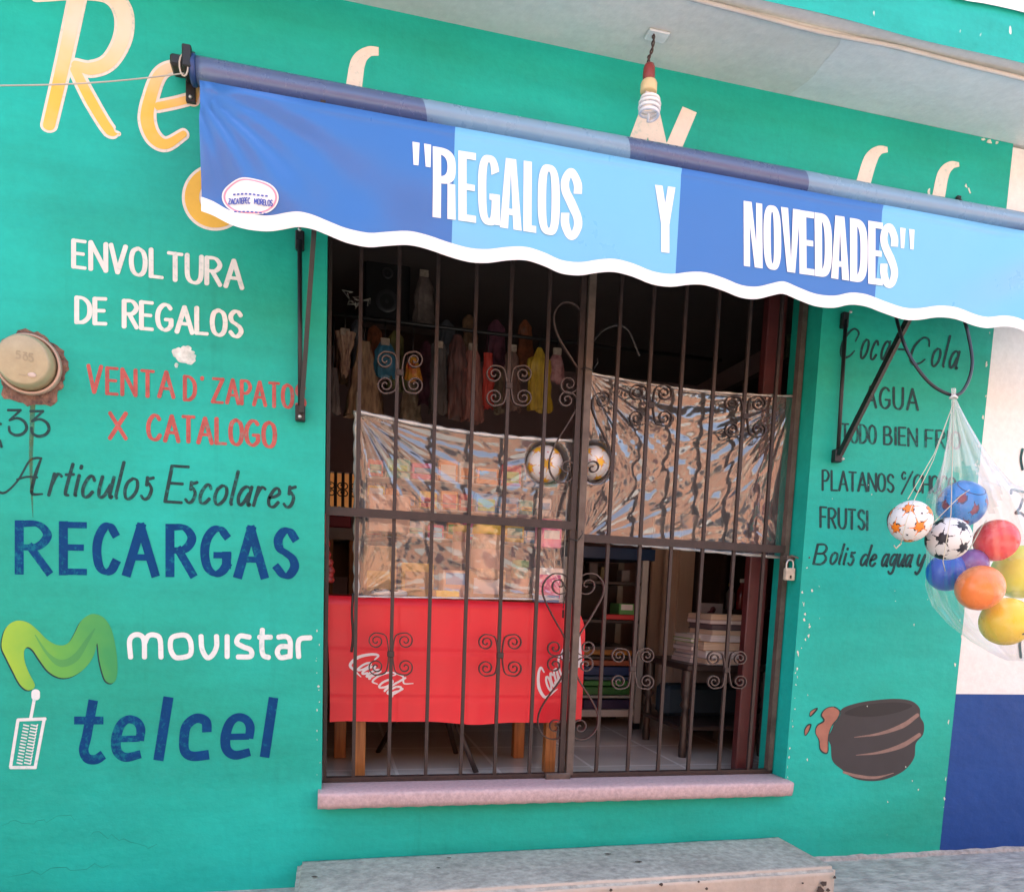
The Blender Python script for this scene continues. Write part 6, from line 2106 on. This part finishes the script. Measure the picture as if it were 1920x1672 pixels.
for k, (nm, c_) in enumerate(bl):
    cc = Vector((a.x + .05 + k * .075, 1.55, .64))
    hgt = .13 + .03 * (k % 3)
    E_ = empty('bottle', cc, nm + ' bottle on the middle shelf of the dark cabinet', 'bottle', 'bottles in the dark cabinet')
    MB().lathe([(0, 0), (.028, 0), (.03, .01), (.03, hgt * .6), (.012, hgt * .78), (.012, hgt * .9)], cc, 'z', 16).build('body', col('glass_' + nm.replace(' ', '_'), c_, .15), E_)
    MB().lathe([(.014, hgt * .88), (.014, hgt), (0, hgt)], cc, 'z', 12).build('cap', [redp, yel, white_, redp, bluep][k], E_)
mb = MB()
p0 = at(1410, 1106, 1.0); p1 = at(1430, 1094, 1.0)
mb.tube(smooth([p0, p0.lerp(p1, .5) + Vector((0, 0, .004)), p1], 6), [.004, .008, .012, .015, .017, .018, .018, .017, .015, .012, .008, .005, .003], 8)
tag(mb.build('yellow_ribbon', yel), 'small yellow ribbon hanging in the shadows above the books', 'ribbon')
# wall shelf upper right with green packets
WS = empty('wall_shelf', (2.6, 1.4, 1.5), 'dark shelf high on the right inside wall, loaded with packets and bottles', 'shelf')
za = at(1400, 617, 1.0).z
MB().box(2.55, 2.95, .35, 2.6, za - .03, za, bev=.003).build('board', M['dark_wood'], WS)
zb2 = at(1400, 712, 1.0).z
MB().box(2.55, 2.95, .35, 2.6, zb2 - .03, zb2, bev=.003).build('board', M['dark_wood'], WS)
for k in range(7):
    y = .45 + k * .16
    h_ = .16 + .05 * ((k * 7) % 3)
    box = MB().box(2.60, 2.72, y, y + .12, za + .001, za + h_, bev=.004).build('packet', col('moss_packet_%d' % (k % 3), [(0.06, 0.075, 0.04), (0.13, 0.11, 0.08), (0.045, 0.06, 0.035)][k % 3], .5, var=.5, scale=22))
    tag(box, ['moss green', 'grey brown', 'dark green'][k % 3] + ' packet on the high wall shelf, number %s from the gate' % ['first', 'second', 'third', 'fourth', 'fifth', 'sixth', 'seventh'][k], 'packet', 'packets on the high wall shelf')
for k in range(12):
    y = .42 + k * .09
    cc = Vector((2.62 + .05 * (k % 2), y, zb2 + .001))
    E_ = empty('bottle', cc, 'dark green bottle with a rusty cap in the row on the lower wall shelf', 'bottle', 'row of dark bottles on the lower wall shelf')
    MB().lathe([(0, 0), (.030, 0), (.032, .01), (.032, .12), (.013, .17), (.013, .20)], cc, 'z', 14).build('body', col('dark_glass', (0.012, 0.02, 0.014), .15), E_)
    MB().lathe([(.015, .195), (.015, .213), (0, .213)], cc, 'z', 10).build('cap', col('rust_cap', (0.30, 0.12, 0.06), .4), E_)

# ------------------------------------------------------------------ bag of balls and the hung balls
def pball(px, py, r, Y, m, label):
    c = at(px, py, Y)
    R = r * (Y - CL.y) / FPX
    E_ = empty('ball', c, label, 'ball', 'coloured balls in the clear bag')
    o = MB().sphere(c, R, 36, 22).build('shell', m, E_)
    mb = MB()
    mb.lathe([(R * .10, 0), (R * .07, .0015), (0, .001)], c + Vector((R * .3, -R * .94, -R * .1)), 'y', 12)
    mb.build('valve', m, E_)
    return E_, c, R
def pm(n, c_): return mat(n, c_, .28, var=.05, scale=3, spec=.6)
pball(1868, 1013, 46, -.42, pm('red_ball', (0.80, 0.035, 0.04)), 'shiny red ball in the clear bag, right of the black star ball')
pball(1837, 1102, 50, -.50, pm('orange_ball', (0.95, 0.25, 0.06)), 'shiny orange ball at the front of the clear bag')
pball(1914, 1072, 60, -.34, pm('lime_ball', (0.92, 0.88, 0.10)), 'lemon yellow ball between the red and the orange one')
E_, c, R = pball(1886, 1165, 54, -.47, pm('yellow_ball', (0.95, 0.64, 0.01)), 'deep yellow ball with a black line at the bottom of the bag')
mb = MB()
ang = [Vector((math.sin(a) * math.cos(-.55), -math.cos(a), math.sin(a) * .5 - .52)).normalized() for a in np.linspace(-.05, .75, 12)]
mb.tube([c + d * (R * 1.004) for d in ang], .003, 6)
mb.build('black_line', M['black_plastic'], E_)
pball(1776, 1072, 42, -.36, pm('royal_blue_ball', (0.02, 0.10, 0.52)), 'royal blue ball at the back of the bag, below the black star ball')
pball(1822, 1058, 34, -.40, pm('violet_ball', (0.20, 0.07, 0.30)), 'violet ball half hidden between the black star ball and the orange ball')
E_, c, R = pball(1803, 945, 50, -.40, pm('azure_ball', (0.015, 0.22, 0.62)), 'blue ball with dark red patches at the top of the clear bag')
mb = MB(); m2 = MB()
ry = Euler((.2, .5, .9)).to_matrix()
top_d = Vector((-.05, -.55, .72)).normalized()
for k, d in enumerate(DOD):
    d = ry @ d
    if d.angle(top_d) < .66: continue
    patch(mb, c, R, d, [((.20 if i % 2 else .30) * (.75 + .25 * math.sin(i * 2 + k)), math.pi * i / 3.5) for i in range(7)], 1.004, k)
    patch(m2, c, R, d, [((.28 if i % 2 else .40) * (.75 + .25 * math.sin(i * 2 + k)), math.pi * i / 3.5) for i in range(7)], 1.002, k)
mb.build('red_patches', mat('wine_print_ball', (0.22, 0.03, 0.06), .35), E_)
m2.build('dark_patches', mat('navy_print_ball', (0.01, 0.05, 0.16), .35), E_)
mb = MB()
u = top_d.orthogonal().normalized(); w_ = top_d.cross(u)
mb.tube([c + (top_d * math.cos(.62) + (u * math.cos(a) + w_ * math.sin(a)) * math.sin(.62)) * R * 1.0 for a in np.linspace(0, 6.2832, 48)], .0016, 5)
mb.build('seam', mat('seam_blue', (0.008, 0.05, 0.2), .4), E_)
RST = .068
s_a = star_ball('ball', at(1707, 977, -.62), 44 * (-.62 - CL.y) / FPX, orange_star, ball_black, ball_w, 'white ball with orange stars hanging on strings, leftmost of the balls', Euler((.5, .1, .4)), 'star balls hung beside the bag')
s_b = star_ball('ball', at(1778, 1010, -.62), 46 * (-.62 - CL.y) / FPX, ball_black, ball_black, ball_w, 'white ball with black stars hanging on strings, right of the orange star ball', Euler((.9, .3, 1.0)), 'star balls hung beside the bag')
mb = MB()
def string(m, pts, r=.0012):
    m.tube([at(*p) for p in pts], r, 4)
string(mb, [(1789, 752, -.42), (1750, 862, -.52), (1715, 935, -.69)])
string(mb, [(1789, 752, -.42), (1752, 850, -.53), (1702, 936, -.68)])
string(mb, [(1715, 935, -.69), (1700, 975, -.70), (1688, 1022, -.66)])
string(mb, [(1690, 1018, -.66), (1680, 1028, -.66), (1676, 1022, -.655)], .002)
string(mb, [(1788, 752, -.42), (1786, 860, -.55), (1783, 965, -.69)])
string(mb, [(1783, 965, -.69), (1768, 1052, -.68), (1772, 1070, -.66)])
string(mb, [(1745, 985, -.68), (1800, 930, -.50), (1818, 918, -.49)])
string(mb, [(1818, 1030, -.66), (1842, 985, -.52), (1850, 975, -.50)])
tag(mb.build('string', mat('cream_string', (0.62, 0.56, 0.42), .8)), 'fine cream strings holding the two star balls', 'string')
# bag
rings = [(728, 1788, 5), (745, 1788, 4), (760, 1791, 8), (790, 1797, 18), (830, 1806, 34), (870, 1816, 54), (910, 1826, 78), (955, 1838, 96), (1000, 1846, 108), (1050, 1850, 118), (1100, 1852, 122), (1140, 1860, 116), (1175, 1872, 98), (1205, 1886, 72), (1225, 1896, 44), (1238, 1902, 18)]
py_, cx2, rd = zip(*rings)
mb = MB()
def bagF(u, v):
    t = v * (len(rings) - 1)
    i = np.arange(len(rings))
    y, cxx, r = np.interp(t, i, py_), np.interp(t, i, cx2), np.interp(t, i, rd)
    A = 2 * math.pi * u
    pl = 1 + (.08 * math.sin(11 * A + 2 * v) + .04 * math.sin(23 * A - 5 * v)) * (1.1 - v * .95) - (.10 * math.exp(-((v - .42) / .08) ** 2) * math.sin(2 * A + 1) if v > .2 else 0) + .02 * math.sin(7 * A + 22 * v)
    p = at(cxx, y, -.43)
    R = r * (-.43 - CL.y) / FPX
    return p + Vector((R * math.cos(A) * pl, R * math.sin(A) * pl * (.95 if v > .4 else .7), 0))
mb.grid(bagF, 120, 60, mi=lambda u, v: 1 if v < .40 + .06 * math.sin(18 * u) else 0)
o = mb.build('clear_bag', [M['film_bag'], M['film_milky']])
tag(o, 'clear plastic bag full of coloured balls hanging from the black cable', 'bag')
mb = MB()
kn = at(1788, 745, -.43)
mb.tube([kn + Vector((.010 * math.cos(a), .010 * math.sin(a), .002 * math.sin(2 * a))) for a in np.linspace(0, 12.6, 30)], .004, 6)
mb.build('knot', mat('white_knot', (0.66, 0.66, 0.62), .5), o)
